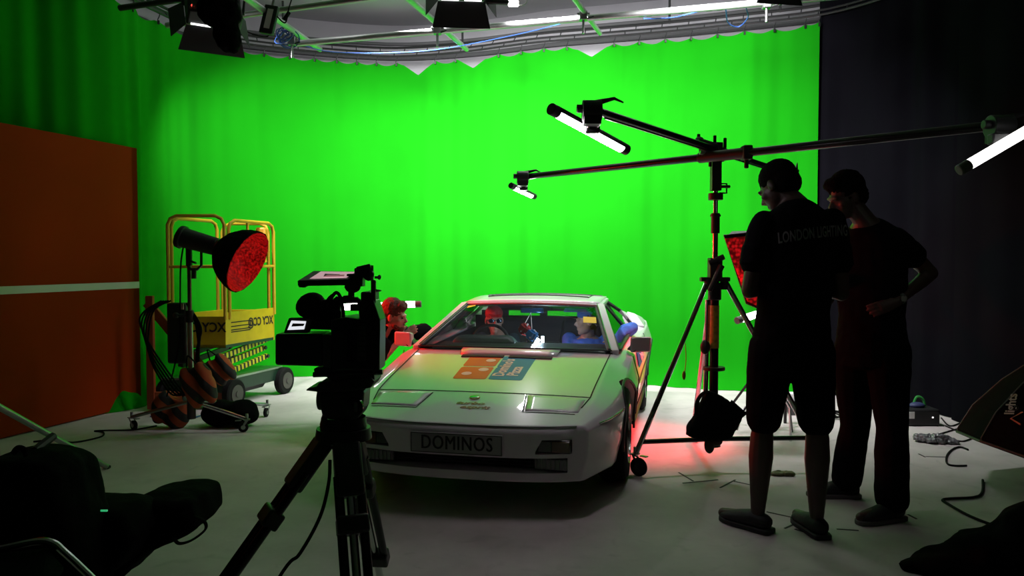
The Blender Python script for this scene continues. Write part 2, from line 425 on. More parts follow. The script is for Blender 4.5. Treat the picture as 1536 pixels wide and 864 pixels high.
def clamp(p, label):
    t = thing('pipe_clamp', label, 'clamp', p, group='clamps on the ceiling grid')
    mb = MB(); mb.box(V(p), (.07, .07, .08)); mb.cyl(V(p)+V((-.06,0,.02)), V(p)+V((.06,0,.02)), .012); mb.build('jaw', M_STEEL, t, bevel=.006)
    MB().cyl(V(p), V(p)+V((0,0,-.16)), .012).build('spigot', M_STEEL, t); MB().cyl(V(p)+V((.03,-.02,-.03)), V(p)+V((.09,-.05,-.02)), .007).build('lever', M_BLK, t)
clamp(at(875, 24, 7.0), 'clamp where two grid pipes cross, centre top')
clamp(at(1150, 6, 6.85), 'clamp with hanging cable near the right end of the long pipe')
clamp(at(438, 62, 7.35), 'clamp beside the coiled blue cable')
clamp(at(656, 45, 7.2), 'clamp under the centre panel lamp')
# coil of blue cable
mb = MB(); c0 = at(430, 58, 7.3); rnd = random.Random(3)
for k in range(7):
    u = V((rnd.uniform(-1,1), rnd.uniform(-.6,.6), rnd.uniform(-1,1))).normalized(); w = u.orthogonal().normalized()
    mb.tube(arc(c0+V((rnd.uniform(-.04,.04),0,rnd.uniform(-.04,.04))), rnd.uniform(.05,.1), 0, 2*PI, 18, u, w)[:-1], .006, 6, closed=True)
mb.tube(smoothpath([c0, at(500, 78, 7.6), at(640, 76, 7.9), at(760, 55, 8.0), at(840, 36, 7.6)], 8), .005, 6)
tag(mb.build('blue_cable', mat('blue_cable', (.02, .06, .25), .5)), 'blue cable coiled on the grid and trailing right along the rails', 'cable')
mb = MB(); mb.tube(smoothpath([at(965, 28, 7.0), at(1010, 26, 7.1), at(1060, 14, 7), at(1086, 10, 7), at(1092, 34, 7.4), at(1108, 40, 7.6), at(1122, 26, 7.4), at(1126, 4, 7), at(1210, 2, 7), at(1290, -12, 7)], 8), .006, 6)
tag(mb.build('blue_cable', MATS['blue_cable']), 'thin blue cable drooping below the pipe at upper right', 'cable')
mb = MB(); mb.tube(smoothpath([at(352, 26, 6.4), at(372, 48, 6.6), at(400, 55, 6.7), at(404, 44, 6.6)], 8), .006, 6); mb.tube(smoothpath([at(415, 24, 6.5), at(428, 34, 6.5), at(434, 10, 6.4), at(442, -14, 6.2)], 8), .006, 6)
mb.cyl(at(426, 30, 6.5), at(434, 18, 6.5), .016)
tag(mb.build('lamp_cable', M_RUB), 'black power cable looping around the small tilted ceiling lamp', 'cable')

def panel_fixture(p, aim, w, h, label, flap=.28, slit=True, body_r=.0):
    p = V(p); d = (V(aim)-p).normalized(); x = d.cross(V((0,0,1))).normalized(); z = x.cross(d)
    R = Matrix((x, d, z)).transposed()
    t = thing('panel_lamp', label, 'lamp', p)
    MB().box(p - d*.08, (w, .16, h), R).build('housing', M_BLK, t, bevel=.015)
    mb = MB()
    for i in range(9): mb.box(p - d*.175 + x*(w*(-.42+.105*i)), (.012, .03, h*.8), R)
    mb.build('heat_sink', M_BLK, t)
    MB().box(p + d*.004, (w*.92, .006, h*.86), R).build('diffuser', emis('panel_glow', (1, 1, 1), 4), t)
    for u_ in (-.24, .24): MB().box(p - z*(h/2+.004) - d*.02 + x*w*u_, (w*.36, .012, .010), R).build('light_slit', emis('slit_glow', (1,1,1), 2.5), t, smooth=False)
    for (c, ex, out) in ((z*h/2, x, z), (-z*h/2, x, -z)):
        a = p + c; dd = (d*.75 + out*.66)
        pts = [a - ex*w*.5, a + ex*w*.5, a + ex*w*.62 + dd*flap, a - ex*w*.62 + dd*flap]
        MB().prism(pts, out*.004).build('barn_door', M_BLK, t, smooth=False)
    for sgn in (-1, 1):
        a = p + x*sgn*w/2; dd = (d*.8 + x*sgn*.6)
        pts = [a - z*h*.5, a + z*h*.5, a + z*h*.62 + dd*flap*.8, a - z*h*.62 + dd*flap*.8]
        MB().prism(pts, x*.004*sgn).build('barn_door', M_BLK, t, smooth=False)
    yk = [p + x*w*.55 - d*.08, p + x*w*.6 - d*.1 + V((0,0,h*.9)), p - x*w*.6 - d*.1 + V((0,0,h*.9)), p - x*w*.55 - d*.08]
    MB().tube(yk, .014, 8).build('yoke', M_BLK, t)
    MB().cyl(p - d*.1 + V((0,0,h*.9)), p - d*.1 + V((0,0,h*.9+.5)), .016).build('spigot', M_BLK, t)
    mb = MB()
    for sgn in (-1, 1): mb.ell(p - d*.165 + x*w*.42*sgn - z*h*.3, (.012,.012,.012), n=8, m=6)
    mb.build('indicator', emis('red_led', (1, .05, .04), 3), t)
    return t
panel_fixture(at(318, 26, 6.3), (-3.9, 8.6, 2.0), .42, .24, 'large black panel lamp with open barn doors at upper left', .2)
panel_fixture(at(692, -14, 6.2), (-.7, 9.3, 2.0), .38, .24, 'black panel lamp with barn doors at the top centre', .2)
panel_fixture(at(1165, -22, 6.5), (1.9, 8.6, 2.0), .34, .2, 'panel lamp mostly cut off by the top edge, right', .1)
# the hanging black cloth / bag on the left fixture
mb = MB(); mb.ell(at(338, 40, 6.0), (.10, .09, .20)); mb.ell(at(322, 14, 6.0), (.14, .1, .14)); mb.ell(at(350, 58, 6.0), (.06, .06, .12)); mb.ell(at(348, 22, 6.0), (.07,.07,.12))
tag(remeshed(mb, 'rain_cover', M_CLOTHB, None, .01, 4, .012, .06), 'bunched black cover draped over the upper left panel lamp', 'cover')
# small tilted lamp with paper label
t = thing('small_panel_lamp', 'small tilted rectangular lamp with a paper label hanging from the grid', 'lamp', at(403, 30, 6.5))
p = at(404, 30, 6.5); x = V((.97, -.1, -.17)).normalized(); z = V((.2, .1, .97)).normalized(); y = z.cross(x); x = y.cross(z); R = Matrix((x, y, z)).transposed()
MB().box(p, (.12, .05, .25), R).build('housing', M_BLK, t, bevel=.01)
MB().box(p - y*.03 + V((.005,0,0)), (.05, .004, .17), R).build('paper_label', M_WHITE, t)
MB().cyl(p + z*.12, p + z*.22, .012).build('spigot', M_STEEL, t)
# small bright lamp top centre
t = thing('small_bright_lamp', 'tiny glowing lamp beside the top centre panel lamp', 'lamp', at(771, 6, 6.2))
MB().box(at(770, 5, 6.2), (.085, .04, .05)).build('glow_block', emis('bulb_glow', (1, .97, .9), 8), t, bevel=.01)
MB().tube(smoothpath([at(778, 8, 6.2), at(788, 6, 6.2), at(793, -6, 6.2)], 5), .005, 6).build('lead', M_WHITE, t)
MB().cyl(at(725, 2, 6.2), at(765, 4, 6.2), .02).build('arm', M_BLK, t)

# ================================================================== CAR
X0, Y0, TH = -.30, 4.25, .2136
car = thing('sports_car', 'white wedge shaped sports car with pizza logo decal on its bonnet', 'car', (X0, Y0, 0), -TH)
CM = wmat(car); CMi = CM.inverted()
def cw(p): return CM @ V(p)
#  y : zc, xs, zs, xf, zf, xw, zw, xb, zb, xl, zl
ST = [(0.00, (.535, .66, .532, .695, .528, .72, .500, .715, .36, .68, .215)),
      (0.06, (.548, .67, .543, .715, .535, .745, .503, .74, .36, .70, .205)),
      (0.25, (.590, .70, .578, .775, .555, .815, .510, .805, .36, .76, .20)),
      (0.50, (.640, .725, .622, .83, .585, .870, .520, .865, .36, .82, .19)),
      (0.75, (.686, .735, .668, .86, .625, .905, .530, .90, .36, .85, .19)),
      (0.97, (.722, .74, .705, .875, .655, .92, .540, .91, .36, .86, .19)),
      (1.20, (.757, .745, .743, .885, .690, .93, .555, .91, .36, .86, .19)),
      (1.45, (.792, .75, .782, .89, .735, .935, .570, .91, .36, .86, .19)),
      (1.90, (.80, .79, .80, .90, .765, .94, .600, .915, .37, .86, .19)),
      (2.50, (.83, .80, .83, .915, .795, .955, .635, .925, .38, .86, .19)),
      (3.00, (.86, .79, .86, .92, .82, .97, .665, .935, .39, .87, .19)),
      (3.41, (.85, .78, .86, .925, .83, .975, .685, .94, .40, .87, .21)),
      (3.85, (.80, .76, .81, .90, .84, .95, .69, .92, .41, .86, .24)),
      (4.12, (.79, .73, .80, .86, .84, .90, .69, .87, .42, .82, .28))]
def sec(y):
    if y <= ST[0][0]: return ST[0][1]
    for (a, p), (b, q) in zip(ST, ST[1:]):
        if y <= b:
            t = (y-a)/(b-a); return [u+(w-u)*t for u, w in zip(p, q)]
    return ST[-1][1]
def nosey(x, y): return .125*min(1.3, abs(x)/.72)**3*max(0, 1-y/.6)
def Ht(x, y):           # height of the bonnet surface at (x, y)
    yy = y
    for _ in range(5): yy = y - nosey(x, yy)
    zc, xs, zs, xf, zf = sec(yy)[:5]; ax = abs(x)
    if ax <= xs: return zc + (zs-zc)*(ax/xs)**2
    return zs + (zf-zs)*(ax-xs)/(xf-xs)
def hood_at(px, py):    # camera ray onto the bonnet, car coordinates
    r = ray(px, py); o = CMi @ V((0,0,HC)); d = CMi.to_3x3() @ r; t = 2.0
    for _ in range(4000):
        p = o + d*t
        if p.z <= Ht(p.x, p.y): break
        t += .002
    return p
FR = [-1, -.8, -.6, -.4, -.2, 0, .2, .4, .6, .8, 1]
rows = []
def ringpts(y, s):
    zc, xs, zs, xf, zf, xw, zw, xb, zb, xl, zl = s
    pt = lambda x, z, yo=0: V((x, y + nosey(x, y) + yo, z))
    top = [pt(-xf, zf)] + [pt(f*xs, zc+(zs-zc)*f*f) for f in FR] + [pt(xf, zf)]
    bot = [pt(xl*k/6., zl) for k in range(6, -7, -1)]
    return top + [pt(xw, zw), pt(xb, zb)] + bot + [pt(-xb, zb), pt(-xw, zw)]
vs = []; fs = []
for y, s in ST: vs += ringpts(y, s)
n = 30
for i in range(len(ST)-1):
    for k in range(n): fs.append([i*n+k, i*n+(k+1) % n, (i+1)*n+(k+1) % n, (i+1)*n+k])
def cap(i, fy):   # grid cap between top row (0..12) and bottom row
    base = i*n; zc, xs, zs, xf, zf, xw, zw, xb, zb, xl, zl = ST[i][1]; y = ST[i][0]
    top = [base+k for k in range(13)]; bot = [base+15+12-k for k in range(13)]
    def row(xm, z, yo, L, R):
        out = [L]
        for k in range(1, 12):
            x = -xm + 2*xm*k/12.; vs.append(V((x, y+nosey(x, y)+yo, z))); out.append(len(vs)-1)
        return out + [R]
    w = row(xw, zw, fy, base+29, base+13); l = row(xb, zb, fy*.3, base+28, base+14)
    for a, b in ((top, w), (w, l), (l, bot)):
        for k in range(12): fs.append([a[k], a[k+1], b[k+1], b[k]])
cap(0, -.02); cap(len(ST)-1, .03)
mb = MB(); mb.add(vs, fs)
shell = mb.build('body_shell', M_PAINT, car, local=True, bevel=.012, seg=3, ang=14)
def cutter(mbx):
    o = mbx.build('cut', M_GAP, None, smooth=False); o.matrix_world = CM
    me = o.data; me.transform(CM); o.matrix_world = Matrix(); return o
def boolcut(o, mbx):
    c = cutter(mbx)
    # work in the car's own frame
    c.data.transform(CMi); c.matrix_world = CM
    bpy.context.view_layer.update()
    k = o.modifiers.new('bo', 'BOOLEAN'); k.operation = 'DIFFERENCE'; k.object = c; k.solver = 'EXACT'
    return c
cuts = []
def zcyl(x0, x1, y, z, r): return MB().cyl((x0, y, z), (x1, y, z), r, n=40)
cuts.append(boolcut(shell, zcyl(.55, 1.2, .97, .315, .350))); cuts.append(boolcut(shell, zcyl(-1.2, -.55, .97, .315, .350)))
cuts.append(boolcut(shell, zcyl(.55, 1.2, 3.41, .33, .360))); cuts.append(boolcut(shell, zcyl(-1.2, -.55, 3.41, .33, .360)))
cuts.append(boolcut(shell, MB().box((0, .06, .31), (1.22, .5, .085))))
cuts.append(boolcut(shell, MB().hexa([(-.70,1.50,.26),(.70,1.50,.26),(.70,3.9,.26),(-.70,3.9,.26),(-.70,1.50,1.2),(.70,1.50,1.2),(.70,3.9,1.2),(-.70,3.9,1.2)])))
for sx in (-1, 1): cuts.append(boolcut(shell, MB().box((sx*.535, .10, .417), (.20, .16, .082))))
baked(shell)
for c in cuts: bpy.data.objects.remove(c)
shell.data.polygons.foreach_set('use_smooth', [True]*len(shell.data.polygons)); sharp(shell, 28)
# inner liner and cabin
def cpart(mb, name, m, parent=None, **k): return mb.build(name, m, parent or car, local=True, **k)
mb = MB(); mb.add([(-.69,1.51,.27),(.69,1.51,.27),(.69,3.89,.27),(-.69,3.89,.27),(-.69,1.51,.79),(.69,1.51,.79),(.69,3.89,.85),(-.69,3.89,.85)], [[0,1,2,3],[0,1,5,4],[1,2,6,5],[2,3,7,6],[3,0,4,7]])
cpart(mb, 'cabin_liner', M_DKINT, solid=.008, smooth=False)
cpart(MB().box((0, .30, .31), (1.2, .02, .08)), 'grille_mesh', M_GAP, smooth=False)
mb = MB()
for k in range(5): mb.box((0, .12, .275+.017*k), (1.16, .01, .004))
cpart(mb, 'grille_slats', M_TRIM, smooth=False)
# lamps in the nose
for sx in (-1, 1):
    y = .085 if sx > 0 else .085
    f = cpart(MB().box((sx*.515, .10, .312), (.19, .07, .066)), 'driving_lamp', mat('lamp_lens_clear', (.10, .10, .10), .12, coat=1), bevel=.008)
    mb = MB()
    for k in range(7): mb.box((sx*.515 + (k-3)*.025, .063, .312), (.004, .006, .06))
    cpart(mb, 'lens_rib', mat('lens_rib', (.16,.16,.16), .3), f)
    i1 = cpart(MB().box((sx*.535, .085, .417), (.192, .07, .076)), 'indicator_lamp', mat('lamp_housing_dark', (.02, .016, .014), .25, coat=1), bevel=.006)
    cpart(MB().box((sx*.575, .047, .417), (.10, .008, .060)), 'lens', mat('amber_dark_lens', (.10, .045, .02), .15, coat=1), i1, bevel=.003)
    cpart(MB().box((sx*.485, .047, .417), (.07, .008, .060)), 'lens', mat('clear_dark_lens', (.07, .065, .065), .15, coat=1), i1, bevel=.003)
# number plate
pl = cpart(MB().box((-.01, -.028, .427), (.54, .014, .115), Matrix.Rotation(math.radians(-3), 3, 'X')), 'number_plate', mat('plate_face', (.33, .32, .32), .35, coat=.5), bevel=.004)
mb = MB()
for d in ((0, .054, .53, .004), (0, -.054, .53, .004)): mb.box((-.01+d[0], -.0375, .427+d[1]), (d[2], .003, d[3]))
for sx in (-1, 1): mb.box((-.01+sx*.265, -.0375, .427), (.004, .003, .11))
cpart(mb, 'plate_border', M_GAP, pl, smooth=False)
for dx in (-.0016, .0016): text('DOMINOS', .112, M_GAP, frame((-.006+dx, -.039+dx*.1, .427), (1, 0, 0), (0, 0, 1)), pl, local=True, name='plate_lettering', sx=.76, bold=0, space=1.10)
# bumper lip, crease trim
def nose_line(z, yo, xm, n=30, y=0): return [V((x, y+nosey(x, y)+yo, z)) for x in [(-xm+2*xm*k/n) for k in range(n+1)]]
cpart(MB().tube(nose_line(.530, -.006, .66), .0035, 6), 'bumper_seam', mat('grey_seam', (.10,.10,.10), .7))
for sx in (-1, 1):
    pts = [V((sx*(sec(y)[5]+.002), y+nosey(.8, y), sec(y)[6]+.012)) for y in (.12, .25, .4, .55, .62)]
    cpart(MB().tube(pts, .005, 6), 'side_moulding', M_CHR)
    pts = [V((sx*(sec(y)[5]-.002), y, sec(y)[6]-.02)) for y in (1.36, 1.6, 2.0, 2.5, 3.03)]
    cpart(MB().tube(pts, .008, 6), 'side_moulding', M_TRIM)
    cpart(MB().tube([V((sx*(.905), 1.33, .30)), V((sx*.915, 2.2, .29)), V((sx*.92, 3.0, .29))], .014, 6), 'sill_moulding', M_TRIM)
    # wheel arch lips
    for (yc, r, zc_, xx) in ((.97, .352, .315, .918), (3.41, .362, .33, .955)):
        pts = []
        for k in range(17):
            a = math.radians(-8 + 196*k/16.); y = yc + r*math.cos(a); z = zc_ + r*math.sin(a)
            s = sec(y); xw, zw, xb, zb, xf, zf = s[5], s[6], s[7], s[8], s[3], s[4]
            x = xb + (xw-xb)*max(0, min(1, (z-zb)/(zw-zb))) if z < zw else xw + (xf-xw)*(z-zw)/(zf-zw)
            pts.append(V((sx*(x+.002), y, z)))
        cpart(MB().tube(pts, .009, 6), 'arch_lip', M_TRIM)
# shut lines on bonnet
def surf(pts, lift=.002): return [V((x, y, Ht(x, y)+lift)) for x, y in pts]
def line(a, b, n=24): return [(a[0]+(b[0]-a[0])*k/n, a[1]+(b[1]-a[1])*k/n) for k in range(n+1)]
def ribbon(pts, w, name, m, lift=.0018):
    mb = MB(); P = surf(pts, lift); rows = [[], []]
    for i, p in enumerate(P):
        d = (P[min(i+1, len(P)-1)]-P[max(i-1, 0)]); s = V((d.y, -d.x, 0)).normalized()*w/2
        for q, sg in ((0, -1), (1, 1)):
            a = p + s*sg; rows[q].append(V((a.x, a.y, Ht(a.x, a.y)+lift)))
    mb.grid(rows); return cpart(mb, name, m, smooth=False, solid=.001)
ribbon(line((-.735, 1.44), (-.69, .50)) , .008, 'bonnet_seam', M_GAP)
ribbon(line((.735, 1.44), (.69, .50)) + line((.69, .50), (.655, .33), 6)[1:], .008, 'bonnet_seam', M_GAP)
ribbon(line((-.69, .50), (-.655, .33), 6), .008, 'bonnet_seam', M_GAP)
ribbon([(x, .50 + .03*(x/.69)**2 - .03) for x in [(-.69+1.38*k/30) for k in range(31)]], .008, 'bonnet_seam', M_GAP)
for sx in (-1, 1):
    xo, xi = .63*sx, .30*sx
    loop = line((xi, .44), (xi+sx*.03, .20), 8) + line((xi+sx*.03, .20), (xo, .235), 8)[1:]
    lid = MB(); rws = []
    for k in range(9):
        t = k/8.; rws.append([V((x, y, Ht(x, y)+.0015)) for x, y in line((xi + sx*.03*t + sx*.008, .455-.235*t), (sx*(.665-.02*t), .465-.20*t), 8)])
    lid.grid(rws); ld = cpart(lid, 'headlamp_lid', M_PAINT, solid=.002)
    ribbon(loop, .007, 'lid_seam', M_GAP)
    if sx > 0: cpart(MB().tube(surf(line((xi-.006, .45), (xi+.024, .20), 8), .004), .003, 6), 'lid_edge', M_CHR)
# cowl vent
mb = MB(); cr = []
for y, l in ((1.255, .002), (1.275, .014), (1.31, .024), (1.37, .026), (1.40, .0)):
    cr.append([V((x, y+.02, Ht(x, y)+l)) for x in [(-.36+.72*k/10)*(1 if y < 1.3 else 1.03) for k in range(11)]])
cpart(mb.grid(cr), 'cowl_vent', M_PAINT, solid=.004)
for x0, x1 in ((-.335, -.02), (.02, .335)):
    rws = [[V((x, y, Ht(x, y)+.004)) for x in [x0+(x1-x0)*k/8 for k in range(9)]] for y in (1.20, 1.25)]
    cpart(MB().grid(rws), 'vent_slot', M_GAP, smooth=False, solid=.006)
# pizza logo decal on the bonnet
RED = mat('decal_red', (.62, .07, .012), .55, coat=.15, spec=.2); BLU = mat('decal_blue', (.03, .18, .52), .55, coat=.15, spec=.2); WHT = mat('decal_white', (.78, .74, .76), .5, coat=.15, spec=.2)
C4 = [hood_at(*p) for p in ((678.5, 568), (782.5, 571), (805.5, 536), (706.9, 534))]   # bl br tr tl
def dq(u, v):   # decal coordinates -> bonnet plane
    a = C4[0].lerp(C4[1], u); b = C4[3].lerp(C4[2], u); p = a.lerp(b, v); return (p.x, p.y)
def tile(u0, u1, v0, v1, m, name, r=.06, lift=.0012):
    pts = []
    asp = 1.0
    for cu, cv, a0 in ((u1-r, v1-r, 0), (u0+r, v1-r, 90), (u0+r, v0+r, 180), (u1-r, v0+r, 270)):
        for k in range(5):
            a = math.radians(a0+22.5*k); pts.append((cu+r*math.cos(a), cv+r*math.sin(a)))
    cu = (u0+u1)/2; cv = (v0+v1)/2; n = len(pts); vs = [(cu, cv)]; fs = []
    for ring in (.5, 1):
        vs += [(cu+(u-cu)*ring, cv+(v-cv)*ring) for u, v in pts]
    for k in range(n):
        fs.append([0, 1+k, 1+(k+1) % n]); fs.append([1+k, 1+n+k, 1+n+(k+1) % n, 1+(k+1) % n])
    W3 = []
    for u, v in vs: x, y = dq(u, v); W3.append(V((x, y, Ht(x, y)+lift)))
    return cpart(MB().add(W3, fs), name, m, smooth=False, solid=.0008)
td = tile(0, .485, .0, .48, RED, 'logo_tile', .04); tile(0, .485, .52, 1.0, RED, 'logo_tile', .04)
tb = tile(.515, 1.0, 0, 1.0, BLU, 'logo_tile', .04)
def dot(u, v, r):
    x0, y0 = dq(u, v); vs = [V((x0, y0, Ht(x0, y0)+.0024))]
    for k in range(20):
        x, y = x0+r*math.cos(k*PI/10), y0+r*math.sin(k*PI/10); vs.append(V((x, y, Ht(x, y)+.0024)))
    cpart(MB().add(vs, [[0, 1+k, 1+(k+1) % 20] for k in range(20)]), 'logo_dot', WHT, smooth=False, solid=.0008)
dot(.36, .78, .036); dot(.15, .20, .036); dot(.355, .37, .036)
def hood_text(body, size, u, v, m, name, rot=PI/2, sx=1, bold=.002, shear=0, lift=.0022):
    o = text(body, size, m, Matrix(), None, name=name, sx=sx, bold=bold, shear=shear, ext=.0004)
    x0, y0 = dq(u, v); ca, sa2 = math.cos(rot), math.sin(rot)
    for q in o.data.vertices:
        x, y = x0 + q.co.x*ca - q.co.y*sa2, y0 + q.co.x*sa2 + q.co.y*ca; q.co = V((x, y, Ht(x, y)+lift+q.co.z))
    o.parent = car; return o
hood_text("Domino's", .108, .635, .49, WHT, 'logo_lettering', bold=.0035, sx=.93); hood_text('Pizza', .108, .83, .34, WHT, 'logo_lettering', bold=.0035, sx=.93)
# badge
p = hood_at(712, 596.5); b = cpart(MB().lathe((p.x, p.y, Ht(p.x, p.y)), (0, -.15, 1), [(0, .030), (.005, .030), (.007, .026), (.007, 0)]), 'nose_badge', mat('badge_green', (.02, .10, .03), .25, coat=1))
cpart(MB().lathe((p.x, p.y, Ht(p.x, p.y)+.001), (0, -.15, 1), [(0, .033), (.006, .033), (.006, .029)]), 'badge_rim', mat('badge_yellow', (.55, .5, .08), .3), b)
MRN = mat('maroon_lettering', (.32, .010, .03), .4)
for body, px, py, sz in (('turbo', 705, 605.5, .062), ('esprit', 711, 611.5, .062)):
    p = hood_at(px, py); o = text(body, sz, MRN, Matrix(), None, name='badge_lettering', sx=1.25, bold=.002, shear=.3, ext=.0004)
    for q in o.data.vertices:
        x, y = p.x+q.co.x, p.y+q.co.y*.9; q.co = V((x, y, Ht(x, y)+.003+q.co.z))
    o.parent = car
# greenhouse ----------------------------------------------------------------
M_GLASS = glass('tinted_glass', (.90, .95, .94)); M_GLASSD = glass('dark_glass', (.35, .42, .40))
A0 = lambda s: V((s*.745, 1.44, .795)); A1 = lambda s: V((s*.575, 2.20, 1.085))
B1 = lambda s: V((s*.570, 2.85, 1.10)); C1 = lambda s: V((s*.74, 3.25, .925)); D0 = lambda s: V((s*.76, 3.95, .86)); W0 = lambda s: V((s*.79, 1.60, .80)); W1 = lambda s: V((s*.805, 2.95, .85))
def bar(pts, w, t, name, m, up=V((0,0,1)), **k):
    mb = MB(); P = [V(p) for p in pts]; R = []
    for i, p in enumerate(P):
        d = (P[min(i+1, len(P)-1)]-P[max(i-1, 0)]).normalized(); a = d.cross(up).normalized(); b = a.cross(d)
        R.append([p + a*w/2*i1 + b*t/2*j1 for i1, j1 in ((-1,-1),(1,-1),(1,1),(-1,1))])
    vs = [v for r in R for v in r]; fs = [[3,2,1,0], [len(vs)-4+q for q in range(4)]]
    for i in range(len(P)-1):
        for q in range(4): fs.append([i*4+q, i*4+(q+1) % 4, (i+1)*4+(q+1) % 4, (i+1)*4+q])
    return cpart(mb.add(vs, fs), name, m, bevel=.008, **k)
for s in (-1, 1):
    bar([A0(s)+V((s*.02,0,-.01)), A1(s)+V((s*.01,0,0))], .062, .04, 'windscreen_pillar', M_PAINT)
    bar([A0(s)+V((-s*.02,.0,.004)), A1(s)+V((-s*.028,-.008,-.006))], .03, .03, 'pillar_seal', M_TRIM)
    cpart(MB().tube([A0(s)+V((-s*.008,-.012,.022)), A1(s)+V((-s*.018,-.012,.018))], .004, 6), 'pillar_chrome', M_CHR)
    bar([A1(s)+V((s*.005,-.01,0)), B1(s)], .05, .035, 'roof_rail', M_PAINT)
    # rear quarter panel (sail) as thick slab
    q = [B1(s)+V((0,.0,.012)), V((s*.60, 3.05, 1.04)), D0(s)+V((0,0,.02)), V((s*.80, 3.95, .89)), V((s*.84, 3.25, .85)), V((s*.815, 3.02, .845)), V((s*.70, 3.02, 1.0))]
    cpart(MB().prism(q, (-s*.03, 0, -.008)), 'rear_quarter', M_PAINT, smooth=False, bevel=.006)
    # window frame
    wf = [V((s*.79, 1.52, .805)), A1(s)+V((s*.018, .05, -.018)), B1(s)+V((s*.018, -.03, -.012)), V((s*.70, 3.06, .985)), V((s*.805, 3.0, .865)), V((s*.80, 2.3, .835))]
    cpart(MB().tube(wf, .011, 6, closed=True), 'window_frame', M_TRIM)
    bar([V((s*.60, 2.45, 1.075)), V((s*.80, 2.55, .84))], .05, .02, 'door_pillar', M_TRIM, up=V((1,0,0)))
    # glass, front part and dark rear quarter
    cpart(MB().add([V((s*.79, 1.54, .80)), A1(s)+V((s*.012, .05, -.02)), V((s*.595, 2.45, 1.08)), V((s*.797, 2.55, .83))], [[0,1,2,3]]), 'side_glass', M_GLASS, smooth=False, solid=.003)
    cpart(MB().add([V((s*.595, 2.47, 1.078)), B1(s)+V((s*.01, -.03, -.02)), V((s*.695, 3.05, .98)), V((s*.80, 2.98, .86)), V((s*.797, 2.57, .835))], [[0,1,2,3,4]]), 'quarter_glass', mat('smoked_panel', (.012, .014, .014), .1, coat=1), smooth=False, solid=.004)
    # air duct ear behind the side window
    mb = MB(); mb.hexa([V((s*.80,3.05,.84)), V((s*.92,3.10,.83)), V((s*.91,3.55,.84)), V((s*.79,3.55,.86)), V((s*.74,3.10,.985)), V((s*.83,3.14,.955)), V((s*.87,3.55,.90)), V((s*.77,3.55,.915))])
    cpart(mb, 'air_intake_ear', M_PAINT, bevel=.02, seg=3)
    # belt moulding
    bar([V((s*.795, 1.50, .80)), V((s*.81, 2.2, .828)), V((s*.82, 3.02, .858))], .03, .02, 'belt_moulding', M_TRIM)
    # door seam and handle
    cpart(MB().tube([V((s*.893,1.52,.755)), V((s*.938,1.50,.60)), V((s*.918,1.46,.34))], .004, 5), 'door_seam', M_GAP)
    cpart(MB().tube([V((s*.915,2.75,.81)), V((s*.962,2.78,.66)), V((s*.932,2.72,.38))], .004, 5), 'door_seam', M_GAP)
    cpart(MB().box((s*.93, 2.60, .745), (.02, .13, .03)), 'door_handle', M_TRIM, bevel=.006)
    # door mirror
    cpart(MB().hexa([V((s*.84,1.62,.79)), V((s*.90,1.60,.775)), V((s*.91,1.70,.775)), V((s*.84,1.72,.79)), V((s*.89,1.64,.845)), V((s*.95,1.62,.84)), V((s*.95,1.70,.84)), V((s*.89,1.72,.845))]), 'mirror_arm', M_TRIM, bevel=.006)
    mir = cpart(MB().hexa([V((s*.865,1.60,.768)), V((s*1.02,1.625,.775)), V((s*1.01,1.70,.78)), V((s*.875,1.70,.775)), V((s*.865,1.60,.888)), V((s*1.02,1.625,.892)), V((s*1.01,1.70,.88)), V((s*.875,1.70,.875))]), 'door_mirror', M_PAINT if s < 0 else mat('mirror_grey', (.30,.29,.30), .25, coat=.8), bevel=.016, seg=3)
    cpart(MB().box((s*.942, 1.706, .835), (.12, .004, .066)), 'mirror_glass', M_CHR, mir)
    # blue door lettering panel (decal) on door
    dc = cpart(MB().hexa([V((s*.934,1.72,.645)), V((s*.944,2.28,.655)), V((s*.942,2.28,.655)), V((s*.931,1.72,.645)), V((s*.908,1.80,.755)), V((s*.922,2.34,.765)), V((s*.92,2.34,.765)), V((s*.905,1.80,.755))]), 'door_decal', BLU, smooth=False)
    text("Domino's", .085, WHT, frame((s*.936, 2.03, .705), (0, s*1, .02), (-s*.30, 0, 1)), car, local=True, name='door_lettering', bold=.002)
# header, cowl seal and roof
hd = []
for k in range(13):
    x = -.575+1.15*k/12; c = 1-(x/.575)**2; hd.append(V((x, 2.19-.03*c, 1.085+.016*c)))
bar(hd, .05, .026, 'windscreen_header', M_PAINT, up=V((0,0,1)))
cpart(MB().tube([p+V((0,-.028,-.012)) for p in hd], .009, 6), 'header_seal', M_TRIM)
rws = []
for y in (2.19, 2.3, 2.5, 2.7, 2.87):
    rws.append([V((x, y-.03*(1-(x/.575)**2)*(1 if y < 2.25 else 0), 1.095+.016*(1-(x/.575)**2)+.028*math.sin((y-2.19)/.68*PI*.62))) for x in [(-.575+1.15*k/12) for k in range(13)]])
cpart(MB().grid(rws), 'roof_panel', M_PAINT, solid=.022)
cpart(MB().tube([V((x, 2.50, 1.125+.018*(1-(x/.5)**2)+.012)) for x in [(-.45+.9*k/12) for k in range(13)]] , .006, 6), 'sunroof_seal', M_TRIM)
cpart(MB().tube([V((-.45,2.50,1.135)), V((-.46,2.80,1.14)), V((.46,2.80,1.14)), V((.45,2.50,1.135))], .006, 6), 'sunroof_seal', M_TRIM)
bar([V((x, 2.86, 1.13+.02*(1-(x/.56)**2))) for x in [(-.54+1.08*k/10) for k in range(11)]], .07, .016, 'roof_spoiler', M_TRIM)
